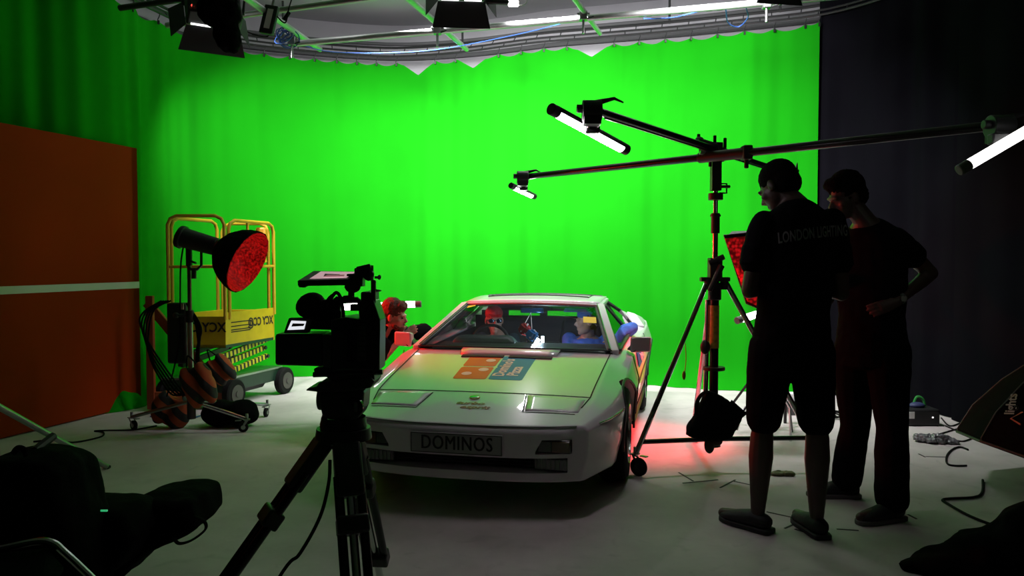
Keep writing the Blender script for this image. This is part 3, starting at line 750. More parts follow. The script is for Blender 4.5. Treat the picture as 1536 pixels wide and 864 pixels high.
# windscreen
wr = []
for j in range(7):
    t = j/6.; L = A0(-1).lerp(A1(-1), t); R = A0(1).lerp(A1(1), t); r = []
    for k in range(13):
        u = k/12.; p = L.lerp(R, u); c = 4*u*(1-u); p.y -= .05*c; p.z += .008*c; r.append(p+V((0,-.006,.004)))
    wr.append(r)
cpart(MB().grid(wr), 'windscreen', glass('screen_glass', (.84, .90, .89), ior=1.38))
cpart(MB().tube([p+V((0,-.006,.004)) for p in wr[0]], .005, 6), 'cowl_seal', M_TRIM)
# scuttle fill between bonnet and screen
rws = [[V((x, 1.42, Ht(x, 1.42)+.001)) for x in [(-.75+1.5*k/12) for k in range(13)]], [V((x, 1.62, .79)) for x in [(-.72+1.44*k/12) for k in range(13)]]]
cpart(MB().grid(rws), 'scuttle_panel', M_TRIM, solid=.01)
# rear deck + hatch with its frame
cpart(MB().add([V((-.58,2.9,1.10)), V((.58,2.9,1.10)), V((.74,3.93,.83)), V((-.74,3.93,.83))], [[0,1,2,3]]), 'hatch_glass', glass('hatch_tint', (.9,.93,.92), ior=1.10), smooth=False)
cpart(MB().box((0, 4.02, .805), (1.5, .2, .03)), 'tail_spoiler', M_PAINT, bevel=.01)
mb = MB(); bz0, bz1 = .50, 1.09; sl0, sl1 = .940, .988
mb.box((0, 2.92, (.28+sl0)/2), (1.36, .03, sl0-.28)); mb.box((0, 2.92, (sl1+1.095)/2), (1.12, .03, 1.095-sl1))
for x, w in ((-.47, .26), (0.0, .07), (.46, .28)): mb.box((x-.02, 2.92, (sl0+sl1)/2), (w, .03, sl1-sl0))
cpart(mb, 'rear_bulkhead', M_DKINT, smooth=False)
# dash, wheel, seats
M_DASH = mat('dash_trim', (.012, .022, .022), .55, noise=.2)
mb = MB(); mb.hexa([(-.68,1.62,.60),(.68,1.62,.60),(.68,1.98,.60),(-.68,1.98,.60),(-.68,1.62,.785),(.68,1.62,.785),(.68,1.90,.80),(-.68,1.90,.80)])
dash = cpart(mb, 'dashboard', M_DASH, bevel=.02)
cpart(MB().hexa([(-.60,1.78,.79),(-.05,1.78,.79),(-.05,2.0,.76),(-.60,2.0,.76),(-.56,1.84,.85),(-.10,1.84,.85),(-.12,1.98,.845),(-.54,1.98,.845)]), 'instrument_binnacle', mat('binnacle_green', (.012, .035, .025), .5), dash, bevel=.03, seg=3)
sw = cpart(MB().tube(arc((-.34, 2.09, .755), .165, 0, 2*PI, 33, (1,0,0), V((0,.35,.94)).normalized())[:-1], .014, 8, closed=True), 'steering_wheel', M_TRIM)
mb = MB(); mb.box((-.34,2.085,.755), (.31,.012,.03)); mb.cyl((-.34,2.085,.755), (-.34,1.95,.71), .03); mb.box((-.34,2.08,.69), (.03,.012,.13)); cpart(mb, 'wheel_spokes', M_TRIM, sw)
for x in (-.35, .35):
    st = cpart(MB().hexa([(x-.24,2.1,.30),(x+.24,2.1,.30),(x+.24,2.62,.30),(x-.24,2.62,.30),(x-.24,2.1,.44),(x+.24,2.1,.44),(x+.24,2.62,.40),(x-.24,2.62,.40)]), 'seat', M_DKINT, bevel=.05, seg=3)
    cpart(MB().hexa([(x-.24,2.56,.36),(x+.24,2.56,.36),(x+.24,2.70,.34),(x-.24,2.70,.34),(x-.17,2.78,.93),(x+.17,2.78,.93),(x+.17,2.87,.92),(x-.17,2.87,.92)]), 'seat_back', M_DKINT, st, bevel=.04, seg=3)
cpart(MB().cyl((0,2.22,1.045), (0,2.22,1.09), .008), 'rear_view_mirror_stem', M_TRIM)
cpart(MB().box((0,2.225,1.035), (.20,.025,.045)), 'rear_view_mirror', mat('mirror_blueish', (.03,.08,.16), .1, .6), bevel=.01)
for x in (.44,): cpart(MB().box((x-.06,2.20,1.045), (.20,.08,.012), Matrix.Rotation(.3,3,'X')), 'sun_visor', mat('visor_blue', (.03,.09,.2), .7), bevel=.008)
# small stickers on the windscreen
def screen_pt(px, py, lift=.004):
    o = CMi @ V((0,0,HC)); d = CMi.to_3x3() @ ray(px, py); a = wr[0][6]; b = wr[6][6]; nrm = V((1,0,0)).cross(b-a).normalized()
    if nrm.y > 0: nrm = -nrm
    t = (a-o).dot(nrm)/d.dot(nrm); return o+d*t+nrm*lift
YS = mat('yellow_sticker', (.75, .6, .02), .5)
c4 = [screen_pt(x, y, .012) for x, y in ((875, 486), (895, 487), (894, 478), (875, 477))]
stk = cpart(MB().prism(c4, (0, -.002, .001)), 'yellow_sticker', YS, smooth=False)
c4 = [screen_pt(x, y, .012) for x, y in ((700, 464), (713, 461), (714, 459.5), (703, 460.5))]
cpart(MB().prism(c4, (0, -.002, .001)), 'yellow_sticker', YS, smooth=False)
# wheels
def wheel(x, y, r, w, s):
    root = cpart(MB().lathe((x - s*w/2, y, r), (s, 0, 0), [(0, r*.62), (0, r*.9), (.015, r*.975), (.035, r), (w-.035, r), (w-.015, r*.975), (w, r*.9), (w, r*.64)], 40), 'tyre', M_RUB)
    mb = MB()
    for k in range(36):
        a = 2*PI*k/36; mb.box((x, y+(r+.001)*math.cos(a), r+(r+.001)*math.sin(a)), (w*.7, .018, .006), Matrix.Rotation(a-PI/2, 3, 'X'))
    cpart(mb, 'tread', M_RUB, root, smooth=False)
    GOLD = mat('gold_rim', (.42, .30, .12), .3, .9)
    rim = cpart(MB().lathe((x + s*w/2, y, r), (s, 0, 0), [(-.004, r*.66), (.004, r*.64), (-.02, r*.60), (-.06, r*.57), (-.075, r*.5), (-.075, .0)], 32), 'rim', mat('polished_rim', (.6,.6,.6), .2, 1), root)
    mb = MB()
    for k in range(10):
        a = 2*PI*k/10; u = V((0, math.cos(a), math.sin(a))); c = V((x + s*(w/2-.045), y, r)); mb.cyl(c+u*.05, c+u*r*.56, .018, .012, 8)
    mb.lathe((x + s*(w/2-.07), y, r), (s, 0, 0), [(0, .07), (.03, .065), (.05, .035), (.05, 0)], 20)
    cpart(mb, 'spokes', GOLD, root)
for s in (-1, 1): wheel(s*.80, .97, .305, .20, s); wheel(s*.80, 3.41, .318, .24, s)
cpart(MB().box((0, 2.1, .20), (1.4, 3.6, .04)), 'underbody', M_GAP, smooth=False)
cpart(MB().box((0, 3.3, .45), (1.0, .9, .5)), 'engine_block', M_GAP, smooth=False)

# small light bar on the dashboard, lighting the people inside
lbp = at(814, 512, 6.12); lb_ = thing('dash_light_bar', 'small upright white light bar on the car dashboard', 'lamp', lbp-V((0,0,.05)))
MB().box(lbp, (.026, .014, .085)).build('glowing_face', emis('bar_glow', (.75,.88,1), 6), lb_, bevel=.004); MB().box(lbp+V((0,0,-.055)), (.05,.04,.02)).build('foot', M_BLK, lb_, bevel=.003)
lamp('dash_light', 'POINT', lbp+V((-.02,.06,.02)), (0,0,0), 5, (.62,.82,1), soft=.03)

# fuzzy dice hanging from the mirror
def die(p, c, m, label, ang):
    mb = MB(); R = Matrix.Rotation(ang, 3, 'Z') @ Matrix.Rotation(.5, 3, 'X') @ Matrix.Rotation(.3, 3, 'Y')
    bm = bmesh.new(); bmesh.ops.create_cube(bm, size=c); bmesh.ops.bevel(bm, geom=bm.edges[:], offset=c*.2, segments=3, affect='EDGES')
    me = [R @ v.co + V(p) for v in bm.verts]; idx = {v: i for i, v in enumerate(bm.verts)}; f = [[idx[v] for v in q.verts] for q in bm.faces]; bm.free()
    t = thing('hanging_die', label, 'die', p); MB().add(me, f).build('plush_cube', m, t)
    mb = MB()
    for ax in range(3):
        for sg in (-1, 1):
            for k, (u, v) in enumerate(((-.22, -.22), (.22, .22), (0, 0))[:1+ax]):
                q = [0,0,0]; q[ax] = sg*c*.5; q[(ax+1) % 3] = u*c; q[(ax+2) % 3] = v*c; mb.ell(R @ V(q) + V(p), (.007,.007,.007), n=8, m=6)
    mb.build('white_dots', M_WHITE, t)
    MB().tube([V(p)+V((0,0,c*.5)), cw((0, 2.17, 1.02))], .0025, 5).build('cord', M_WHITE, t)
die(at(787, 494, 6.15), .085, mat('red_plush', (.45, .015, .015), .95, bump=1, bscale=200), 'red fuzzy die hanging behind the windscreen', .6)
die(at(798, 503, 6.10), .085, mat('blue_plush', (.03, .30, .75), .95, bump=1, bscale=200), 'blue fuzzy die with white dots hanging behind the windscreen', .9)

# ================================================================== ORANGE SCENERY FLAT
bR, bL = G(212, 608), G(0, 660); bd = (bL-bR); bdir = V((bd.x, bd.y, 0)).normalized(); bn = V((-bdir.y, bdir.x, 0))
if bn.x > 0: bn = -bn           # towards the back
flat = thing('scenery_flat', 'tall orange painted wall flat with a white stripe, propped up at the left', 'scenery flat', bR)
BH = 2.58; BLEN = 4.4; o_ = V((0,0,.012))
MB().prism([bR+o_, bR+bdir*BLEN+o_, bR+bdir*BLEN+V((0,0,BH)), bR+V((0,0,BH))], bn*.05).build('panel', M_ORG, flat, smooth=False)
MB().prism([bR-bn*.003+V((0,0,1.185)), bR+bdir*BLEN-bn*.003+V((0,0,1.185)), bR+bdir*BLEN-bn*.003+V((0,0,1.25)), bR-bn*.003+V((0,0,1.25))], bn*.003).build('white_stripe', mat('stripe_paint', (.62,.60,.56), .6), flat, smooth=False)
mb = MB()
for s, z in ((bR, 0), ): mb.prism([bR+V((0,0,.012)), bR+bdir*.07+V((0,0,.012)), bR+bdir*.07+V((0,0,BH)), bR+V((0,0,BH))], bn*.10)
mb.build('frame_edge', M_ORG, flat, smooth=False)
M_BRACE = mat('brace_orange', (.24, .04, .008), .6, noise=.15)
pa = bR + bn*-.0 + V((.02, .12, 1.03)); pb = G(283, 578) + V((0,.0,.03)); pb = V((-2.98, 7.35, .05))
def plank(a, b, w, t, name, m, parent):
    a, b = V(a), V(b); d = (b-a).normalized(); x = d.cross(V((0,1,.01))).normalized(); y = x.cross(d); L = (b-a).length
    R = Matrix((x, y, d)).transposed(); return MB().box((a+b)/2, (w, t, L), R).build(name, m, parent, bevel=.003, smooth=False)
plank(pa, (-2.82, 7.38, .12), .09, .045, 'diagonal_brace', M_BRACE, flat)
plank((-3.48, 7.28, .14), (-2.80, 7.38, .12), .09, .045, 'foot_brace', M_BRACE, flat)
plank((-3.50, 7.27, .02), (-3.50, 7.27, 1.12), .07, .045, 'back_post', M_BRACE, flat)

# ================================================================== SCISSOR LIFT
M_DG = mat('dark_green_paint', (.010, .032, .020), .4, noise=.2)
M_HAZ = stripes('hazard_bands', (.62, .55, .02), (.012, .012, .01), 5.2, (0, 0, 0), .5)
LZ = math.atan2(-.5, 1.2)
LB = V((-3.02, 7.78, 0)); lift = thing('scissor_lift', 'yellow folded mini scissor lift with guard rails and dark green base', 'lift', LB, .18)
def lp(mb, name, m, parent=None, **k): return mb.build(name, m, parent or lift, local=True, **k)
# local x: right in photo, y: away; basket .92 wide (front corner at x=+.05), depth
LW = wmat(lift)
# basket panels: front-left panel dark (faces camera-left), right panel bright: footprint is a rotated rectangle
q0 = V((-.42,-.30,0)); q1 = V((.13,-.42,0)); q2 = V((.50,.30,0)); q3 = V((-.05,.42,0))
zb, zt = .60, .93
def wall(a, b, z0, z1, name, t=.02, m=M_YEL, par=None):
    n = V((b.y-a.y, a.x-b.x, 0)).normalized()*t
    return lp(MB().prism([a+V((0,0,z0)), b+V((0,0,z0)), b+V((0,0,z1)), a+V((0,0,z1))], -n), name, m, par, smooth=False, bevel=.003)
pf = wall(q0, q1, zb, zt-.02, 'toe_panel'); pr = wall(q1, q2, zb+.03, zt+.02, 'toe_panel'); wall(q2, q3, zb, zt, 'toe_panel'); wall(q3, q0, zb, zt, 'toe_panel')
lp(MB().prism([q0+V((0,0,zb)), q1+V((0,0,zb)), q2+V((0,0,zb)), q3+V((0,0,zb))], (0,0,.03)), 'platform', M_DG, smooth=False)
RB = mat('guard_rail_yellow', (.52, .33, .02), .4)
def rtube(pts, r=.018, name='guard_rail'): return lp(MB().tube(pts, r, 10), name, RB)
Z = lambda p, z: V((p.x, p.y, z))
def hoop(a, b, z0, z1):
    d = (b-a).normalized()*.09
    return [Z(a, z0), Z(a, z1-.09), Z(a+d*.3, z1-.03), Z(a+d, z1), Z(b-d, z1), Z(b-d*.3, z1-.03), Z(b, z1-.09), Z(b, z0)]
rtube(hoop(q0, q1, zt-.05, 1.90)); rtube(hoop(q1.lerp(q2,.08), q2, zt-.05, 1.86)); rtube(hoop(q3, q2.lerp(q3,.1), zt-.05, 1.86)); rtube(hoop(q0.lerp(q3,.06), q3.lerp(q0,.1), zt-.05, 1.88))
for a, b, z in ((q0, q1, 1.40), (q1, q2, 1.40), (q2, q3, 1.40), (q3, q0, 1.40)): rtube([Z(a, z), Z(b, z)], .015)
rtube([Z(q1.lerp(q2,.45), 1.86), Z(q1.lerp(q2,.45), 1.42)], .014)
lp(MB().box((.40,.12,1.66), (.10,.10,.30)), 'control_box', mat('orange_plastic', (.62,.28,.02), .5), bevel=.02)
lp(MB().hexa([(.26,-.02,1.44),(.44,-.02,1.44),(.46,.14,1.44),(.28,.14,1.44),(.28,0,1.53),(.42,0,1.53),(.44,.12,1.53),(.30,.12,1.53)]), 'tool_tray', RB, bevel=.01)
# lettering, as it reads in the photograph (reversed)
def wtext(body, size, a, b, u, z, par, name, sx=1, m=M_GAP, flip=True):
    d = (b-a).normalized(); n = V((b.y-a.y, a.x-b.x, 0)).normalized(); p = a.lerp(b, u) + V((0,0,z)) + n*.003
    M = frame(p, d, (0,0,1)); return text(body, size, m, M, par, local=True, name=name, sx=-sx if flip else sx, bold=.003)
wtext('XCY CC', .13, q0, q1, .62, .80, pf, 'reversed_lettering', .9)
wtext('XCY CC@', .12, q1, q2, .70, .82, pr, 'reversed_lettering', .75)
mb = MB()
n = V((q2.y-q1.y, q1.x-q2.x, 0)).normalized()
for z in (.84, .80, .765, .745): mb.prism([q1.lerp(q2,.1)+V((0,0,z))+n*.002, q1.lerp(q2,.48)+V((0,0,z))+n*.002, q1.lerp(q2,.48)+V((0,0,z+.01))+n*.002, q1.lerp(q2,.1)+V((0,0,z+.01))+n*.002], n*.001)
lp(mb, 'print_line', M_GAP, pr, smooth=False)
# folded scissor arms with hazard bands
for k, z in enumerate((.33, .42, .51)):
    for sgn in (-1, 1):
        a = q1.lerp(q2, .02); b = q1.lerp(q2, .92); off = n*(-.06-.03*(k % 2))
        if sgn < 0: a, b = a + V((-.38,.12,0)), b + V((-.38,.12,0))
        d = (b-a).normalized(); p0 = a+off+V((0,0,z)); p1 = b+off+V((0,0,z+.10)); L = (p1-p0).length
        y = (p1-p0).normalized(); x = y.cross(V((0,0,1))).normalized(); zz = x.cross(y); R = Matrix((y, -x, zz)).transposed()
        m2 = MB().box((0,0,0), (L, .03, .055)); arm = lp(m2, 'scissor_arm', M_HAZ if sgn > 0 else M_TRIM, smooth=False, bevel=.003)
        arm.matrix_local = Matrix.Translation((p0+p1)/2) @ R.to_4x4()
        lp(MB().cyl(p0+n*.03, p0-n*.03, .02), 'pivot_pin', M_BLK); lp(MB().cyl(p1+n*.03, p1-n*.03, .02), 'pivot_pin', M_BLK)
cc = (q0+q1+q2+q3)/4
def qb(e, z): return [Z(cc+(q-cc)*e, z) for q in (q0, q1, q2, q3)]
lp(MB().hexa(qb(1.12, .16)+qb(1.12, .30)), 'chassis', M_DG, bevel=.01)
lp(MB().hexa(qb(.75, .10)+qb(.85, .17)), 'battery_tray', M_BLK, bevel=.01)
lp(MB().hexa([Z(cc+(q-cc)*1.16, z) for z in (.29, .31) for q in (q0, q1, q2, q3)]), 'deck_edge', M_STEEL, smooth=False)
ax = (q1-q2).normalized(); sd = V((-ax.y, ax.x, 0))
if sd.x < 0: sd = -sd
for c, r in ((q1.lerp(q2, .04)+sd*.06, .145), (q1.lerp(q2, 1.12)+sd*.05, .145), (q0.lerp(q3, .04)-sd*.06, .145), (q0.lerp(q3, 1.05)-sd*.05, .145)):
    w = lp(MB().lathe(V((c.x, c.y, r))-sd*.04, sd, [(0, .03), (0, r*.9), (.012, r), (.068, r), (.08, r*.9), (.08, .05), (.07, .03)], 28), 'wheel', M_RUB)
    lp(MB().lathe(V((c.x, c.y, r))-sd*.045, sd, [(0, 0), (0, r*.62), (.092, r*.62), (.092, .03), (.1, .03), (.1, 0)], 20), 'hub', mat('grey_hub', (.06,.05,.05), .5), w)

# ================================================================== LIGHT STANDS
def caster(p, name_parent, r=.045, heading=0):
    p = V(p); R = Matrix.Rotation(heading, 3, 'Z'); ax = R @ V((0,1,0)); w = V((p.x, p.y, r))
    c = MB().lathe(w-ax*.014, ax, [(0, .006), (0, r*.85), (.004, r), (.024, r), (.028, r*.85), (.028, .006)], 24).build('caster_wheel', M_RUB, name_parent)
    MB().lathe(w-ax*.016, ax, [(0, 0), (0, r*.45), (.032, r*.45), (.032, 0)], 16).build('caster_hub', M_STEEL, c)
    off = R @ V((.025, 0, 0)); mb = MB()
    for s in (-1, 1): mb.prism([w+ax*.02*s, w+ax*.02*s+V((0,0,.03)), w+ax*.02*s+off+V((0,0,r+.02)), w+ax*.02*s+off*1.8+V((0,0,r+.02))], ax*.003*s)
    mb.box(w+off*1.2+V((0,0,r+.022)), (.05, .05, .008), R); mb.cyl(w+off*1.2+V((0,0,r+.02)), w+off*1.2+V((0,0,r+.07)), .012)
    mb.box(w-off*1.6+V((0,0,r+.018)), (.05, .03, .006), R)
    mb.build('caster_fork', M_STEEL, c, smooth=False)
    return w+off*1.2
st = thing('light_stand', 'wheeled light stand carrying the red dome softbox in front of the yellow lift', 'light stand', (-2.72, 6.35, 0))
sp = V((-2.72, 6.35, 0))
MB().cyl(sp+V((0,0,.16)), sp+V((0,0,.98)), .022).build('lower_tube', M_STEEL, st)
MB().cyl(sp+V((0,0,.92)), sp+V((0,0,1.50)), .017).build('upper_tube', mat('brownish_steel', (.16,.11,.09), .35, .9), st)
mb = MB(); mb.cyl(sp+V((0,0,.94)), sp+V((0,0,1.04)), .034); mb.cyl(sp+V((0,0,1.0)), sp+V((-.10,-.02,1.0)), .012); mb.ell(sp+V((-.11,-.02,1.0)), (.025,.02,.025)); mb.build('clamp_collar', M_BLK, st)
mb = MB(); mb.cyl(sp+V((0,0,1.42)), sp+V((0,0,1.60)), .026); mb.cyl(sp+V((0,0,1.46)), sp+V((.07,-.03,1.44)), .009); mb.build('spigot_head', M_BLK, st)
mb = MB(); mb.cyl(sp+V((0,0,.12)), sp+V((0,0,.30)), .035); mb.build('base_collar', M_BLK, st)
for tx, ty, hd_ in ((G(365,648).x, G(365,648).y, .3), (G(201,645).x, G(201,645).y, 2.6), (-2.3, 7.0, 1.5)):
    g = caster((tx, ty, 0), st, .042, hd_); MB().tube([sp+V((0,0,.27)), V((g.x, g.y, .11))], .016, 10).build('leg', M_CHR if tx > -2.4 and ty < 6.5 else M_STEEL, st)
# dome softbox on it
dm = thing('dome_softbox', 'black dome softbox glowing red inside, on the wheeled stand by the lift', 'softbox', sp+V((0,0,1.55)))
hp = at(300, 362, 6.33); fc = at(358, 385, 6.28)    # lamp head rear and dish
dd = V((.90, -.16, -.41)).normalized()
MB().cyl(at(274, 356, 6.34), at(327, 371, 6.30), .085, .075, 20).build('lamp_head', M_BLK, dm, bevel=.01)
MB().cyl(at(268, 354, 6.34), at(276, 357, 6.34), .095, .10, 20).build('lamp_cap', M_BLK, dm, bevel=.01)
MB().tube([at(281, 372, 6.33), at(281, 398, 6.33), at(287, 404, 6.33), at(296, 404, 6.33), at(302, 398, 6.33), at(302, 372, 6.33)], .012, 8).build('yoke', M_BLK, dm)
MB().cyl(at(291, 404, 6.33), at(291, 418, 6.33), .02).build('yoke_stem', M_BLK, dm)
c0 = at(328, 372, 6.30); prof = [(0, .07), (.03, .12), (.08, .18), (.14, .225), (.21, .255), (.29, .275)]
MB().lathe(c0, dd, prof, 16).build('dish', M_CLOTHB, dm, solid=.006, smooth=False)
RG = mat('red_silver_lining', (.30, .012, .01), .35, .2, noise=.7, nscale=22)
RG.node_tree.nodes['Principled BSDF'].inputs['Emission Color'].default_value = (1, .01, .01, 1)
nn = RG.node_tree.nodes.new('ShaderNodeTexNoise'); nn.inputs['Scale'].default_value = 26; nn.inputs['Detail'].default_value = 4; rr_ = RG.node_tree.nodes.new('ShaderNodeMapRange')
rr_.inputs['From Min'].default_value = .38; rr_.inputs['From Max'].default_value = .72; rr_.inputs['To Min'].default_value = .03; rr_.inputs['To Max'].default_value = .42
RG.node_tree.links.new(nn.outputs['Fac'], rr_.inputs['Value']); RG.node_tree.links.new(rr_.outputs['Result'], RG.node_tree.nodes['Principled BSDF'].inputs['Emission Strength'])
MB().lathe(c0+dd*.01, dd, [(.01, .0), (.012, .06), (.04, .11), (.09, .17), (.15, .215), (.215, .245), (.285, .265)], 32).build('lit_lining', RG, dm)
lamp('dome_light', 'SPOT', c0+dd*.12, (-.85, 6.05, 1.15), 330, (1, .015, .01), angle=1.0, blend=.5, soft=.15)

# striped sandbags
M_SAND = stripes('sandbag_stripes', (.32, .05, .01), (.012, .012, .012), 2.6, (.2, .75, .1), .85)
def sandbag(c, dims, R, label, parts=True):
    t = thing('sandbag', label, 'sandbag', c, group=None)
    mb = MB()
    for s in (-1, 1): mb.ell(V(c)+R @ V((s*dims[0]*.27, 0, 0)), (dims[0]*.30, dims[1]*.5, dims[2]*.52), R, 20, 12)
    mb.box(V(c), (dims[0]*.62, dims[1]*.5, dims[2]*.80), R)
    remeshed(mb, 'filled_pouch', M_SAND, t, .012, 8, .012, .12)
    a = V(c)+R @ V((-dims[0]*.2, 0, dims[2]*.45)); b = V(c)+R @ V((dims[0]*.2, 0, dims[2]*.45)); up = R @ V((0, 0, .09))
    MB().tube(smoothpath([a, a*.6+b*.4+up, a*.4+b*.6+up, b], 5), .014, 8, flat=.3).build('handle_strap', M_NYL, t)
g0 = G(250, 645); sandbag(g0+V((0,.10,.15)), (.30, .20, .30), Matrix.Rotation(.35, 3, 'Y'), 'striped orange and black sandbag lying on the stand leg in front of the orange flat')
sandbag(V((-2.62, 6.27, .42)), (.24, .18, .36), Matrix.Rotation(-.35, 3, 'Y'), 'striped orange and black sandbag hung on the dome light stand')
sandbag(V((-2.72, 7.02, .44)), (.2, .15, .28), Matrix.Rotation(-.6, 3, 'Y'), 'small striped sandbag behind the stand, against the diagonal brace')
t = thing('black_sandbag', 'plain black sandbag on the floor behind the stand wheel', 'sandbag', (-2.45, 6.55, 0))
mb = MB(); mb.ell((-2.58,6.60,.12), (.16,.14,.12)); mb.ell((-2.38,6.60,.12), (.15,.14,.12)); mb.box((-2.48,6.6,.11), (.2,.2,.18)); remeshed(mb, 'filled_pouch', M_NYL, t, .014, 6, .01, .1)
# ballast unit hanging on the stand and its cables
t = thing('ballast_unit', 'black ballast box hanging from the dome light stand', 'ballast', (-2.84, 6.45, .55))
MB().box(V((-2.86,6.46,.84)), (.17,.12,.52)).build('box', M_BLK, t, bevel=.02); MB().box(V((-2.80,6.39,1.07)), (.02,.01,.05)).build('tag', mat('pinkish_tag', (.6,.35,.3), .5), t)
mb = MB(); rnd = random.Random(11)
for k in range(5):
    mb.tube(smoothpath([V((-2.90-.02*k, 6.4, 1.12)), V((-3.04-.02*k, 6.36, 1.02)), V((-3.08-.015*k, 6.36, .70+.05*k)), V((-2.98, 6.36, .45+.04*k)), V((-2.84+.03*k, 6.34, .32)), V((-2.66, 6.34, .52+.05*k)), V((-2.66+.01*k, 6.33, .9)), V((-2.76, 6.38, 1.1))], 6), .008, 6)
mb.tube(smoothpath([at(276, 365, 6.34), at(271, 400, 6.36), at(270, 470, 6.4), at(268, 520, 6.4), V((-2.95, 6.4, .3))], 6), .007, 6)
tag(mb.build('power_cable', M_RUB), 'black cables looped beside the dome light stand', 'cable')

# ================================================================== BOOM STAND
BP = V((1.40, 5.20, 0)); bs = thing('boom_stand', 'tall wheeled steel stand holding crossed black booms right of the car', 'light stand', BP)
def z_at(py, Y): return at(768, py, Y).z
def pz(py): return z_at(py, 5.2)
MB().cyl(BP+V((0,0,.20)), BP+V((0,0,pz(420))), .030).build('lower_column', M_TUBEK, bs)
MB().cyl(BP+V((-.052,.03,.25)), BP+V((-.04,.03,pz(450))), .017).build('side_tube', M_CHR, bs)
MB().cyl(BP+V((0,0,pz(522))), BP+V((0,0,pz(458))), .0325).build('warning_label', mat('yellow_label', (.30,.20,.02), .5, noise=.4, nscale=40), bs)
MB().cyl(BP+V((0,0,pz(555))), BP+V((0,0,pz(550))), .075).build('collar_ring', M_BLK, bs, bevel=.003)
MB().cyl(BP+V((0,0,pz(425))), BP+V((0,0,pz(340))), .019).build('middle_column', M_CHR, bs)
MB().cyl(BP+V((0,0,pz(345))), BP+V((0,0,pz(270))), .016).build('upper_column', M_CHR, bs)
mb = MB(); mb.cyl(BP+V((0,0,pz(350))), BP+V((0,0,pz(320))), .03); mb.cyl(BP+V((0,0,pz(325))), BP+V((0,0,pz(322))), .036)
mb.build('upper_collar', M_BLK, bs)
mb = MB(); mb.box(BP+V((0,0,pz(402))), (.085,.085,.14)); mb.cyl(BP+V((.03,-.06,pz(398))), BP+V((-.06,-.09,pz(436))), .022, .016); mb.cyl(BP+V((-.05,-.03,pz(395))), BP+V((.05,-.05,pz(385))), .02); mb.cyl(BP+V((0,0,pz(424))), BP+V((0,0,pz(450))), .045)
mb.box(BP+V((0,0,pz(419))), (.20,.06,.03)); mb.build('lock_collar', M_BLK, bs, bevel=.006)
mb = MB(); mb.box(BP+V((0,0,pz(262))), (.065,.065,.22)); mb.cyl(BP+V((.02,-.05,pz(281))), BP+V((.085,-.05,pz(281))), .01); mb.tube([BP+V((.02,-.02,pz(276))), BP+V((.07,-.02,pz(276))), BP+V((.07,-.02,pz(290))), BP+V((.02,-.02,pz(290)))], .007, 6); mb.cyl(BP+V((0,0,pz(290))), BP+V((0,0,pz(300))), .05)
mb.build('boom_mount', M_BLK, bs, bevel=.008)
mb = MB(); mb.ell(BP+V((-.07,-.03,pz(520))), (.035,.03,.05)); mb.cyl(BP+V((-.09,-.03,pz(512))), BP+V((-.03,0,pz(520))), .008); mb.build('crank_knob', M_BLK, bs)
legs = [(G(958,714), 2.4), (G(1224, 706), .6), (V((1.48, 6.05, 0)), 1.6)]
for (f, hd_) in legs:
    g = caster((f.x, f.y, 0), bs, .062, hd_); foot = V((g.x, g.y, .13)); top = BP+(foot-BP).normalized()*.0+V(((f.x-BP.x)*.09, (f.y-BP.y)*.09, pz(419)))
    L = MB().tube([top, foot], .0185, 10).build('leg', M_TUBEK if f.x < 1.5 and f.y < 5 else M_CHR, bs)
    MB().cyl(top, top+V((0,0,-.07)), .028).build('leg_joint', M_BLK, L)
    MB().tube([BP+V((0,0,.22)), top.lerp(foot, .92)+V((0,0,0))], .0165, 10).build('brace_tube', M_TUBEK, bs)
MB().cyl(BP+V((0,0,.17)), BP+V((0,0,.27)), .05).build('base_collar', M_BLK, bs)
# booms
def boom(a, b, r, label):
    t = thing('lighting_boom', label, 'boom', a, group=None); a, b = V(a), V(b)
    MB().cyl(a, b, r, n=14).build('tube', M_TUBEK, t); return t, (b-a).normalized()
hA = 2.14; HP = BP + V((0,0,pz(234)))
A_L = at(790, 265, 6.55); A_R = at(1508, 187, 3.72)
ta, da = boom(A_L, A_R, .026, 'long black boom arm crossing the stand from far left to the right tube lamp')
m1 = A_L.lerp(A_R, .50); m2 = A_L.lerp(A_R, .60); MB().cyl(m1, m2, .036).build('sleeve', M_BLK, ta)
mb = MB(); mb.box(m2, (.06,.08,.09)); mb.cyl(m2+V((0,0,-.03)), m2+V((0,0,-.1)), .014); mb.build('clamp_block', M_BLK, ta, bevel=.008)
B_N = at(900, 168, 3.95); B_F = at(1152, 250, 6.0)
tb_, db = boom(B_N, B_F, .022, 'shorter black boom arm reaching from the stand towards the camera')
MB().cyl(B_N.lerp(B_F,.02)+V((0,0,-.024)), B_N.lerp(B_F,.96)+V((0,0,-.024)), .006).build('lower_rail', M_CHR, tb_)
kn = BP+V((0,0,pz(228)))
t = thing('boom_clamp', 'cluster of black grip clamps where the two boom arms cross', 'clamp', kn)
mb = MB(); mb.cyl(kn+V((-.10,-.05,.02)), kn+V((.06,.02,-.02)), .05); mb.box(kn+V((-.02,0,.0)), (.11,.10,.12)); mb.cyl(kn+V((-.16,-.1,.05)), kn+V((-.02,-.05,.02)), .035)
for dx, dz, l in ((-.13,.06,.08), (-.02,.06,.07), (.05,.05,.06), (-.05,-.06,-.07), (-.10,-.05,-.05)): mb.cyl(kn+V((dx,-.04,dz*.4)), kn+V((dx,-.04,dz*.6+l)), .011)
mb.ell(kn+V((-.13,-.06,.07)), (.03,.03,.025)); mb.build('clamp_bodies', M_BLK, t, bevel=.004)
MB().cyl(kn+V((-.14,-.12,-.02)), kn+V((.02,-.11,-.06)), .014).build('pin', M_STEEL, t)
MB().cyl(B_F+V((0,0,0)), B_F+V((.2,.28,-.02)), .012).build('boom_tail_pin', M_BLK, tb_)
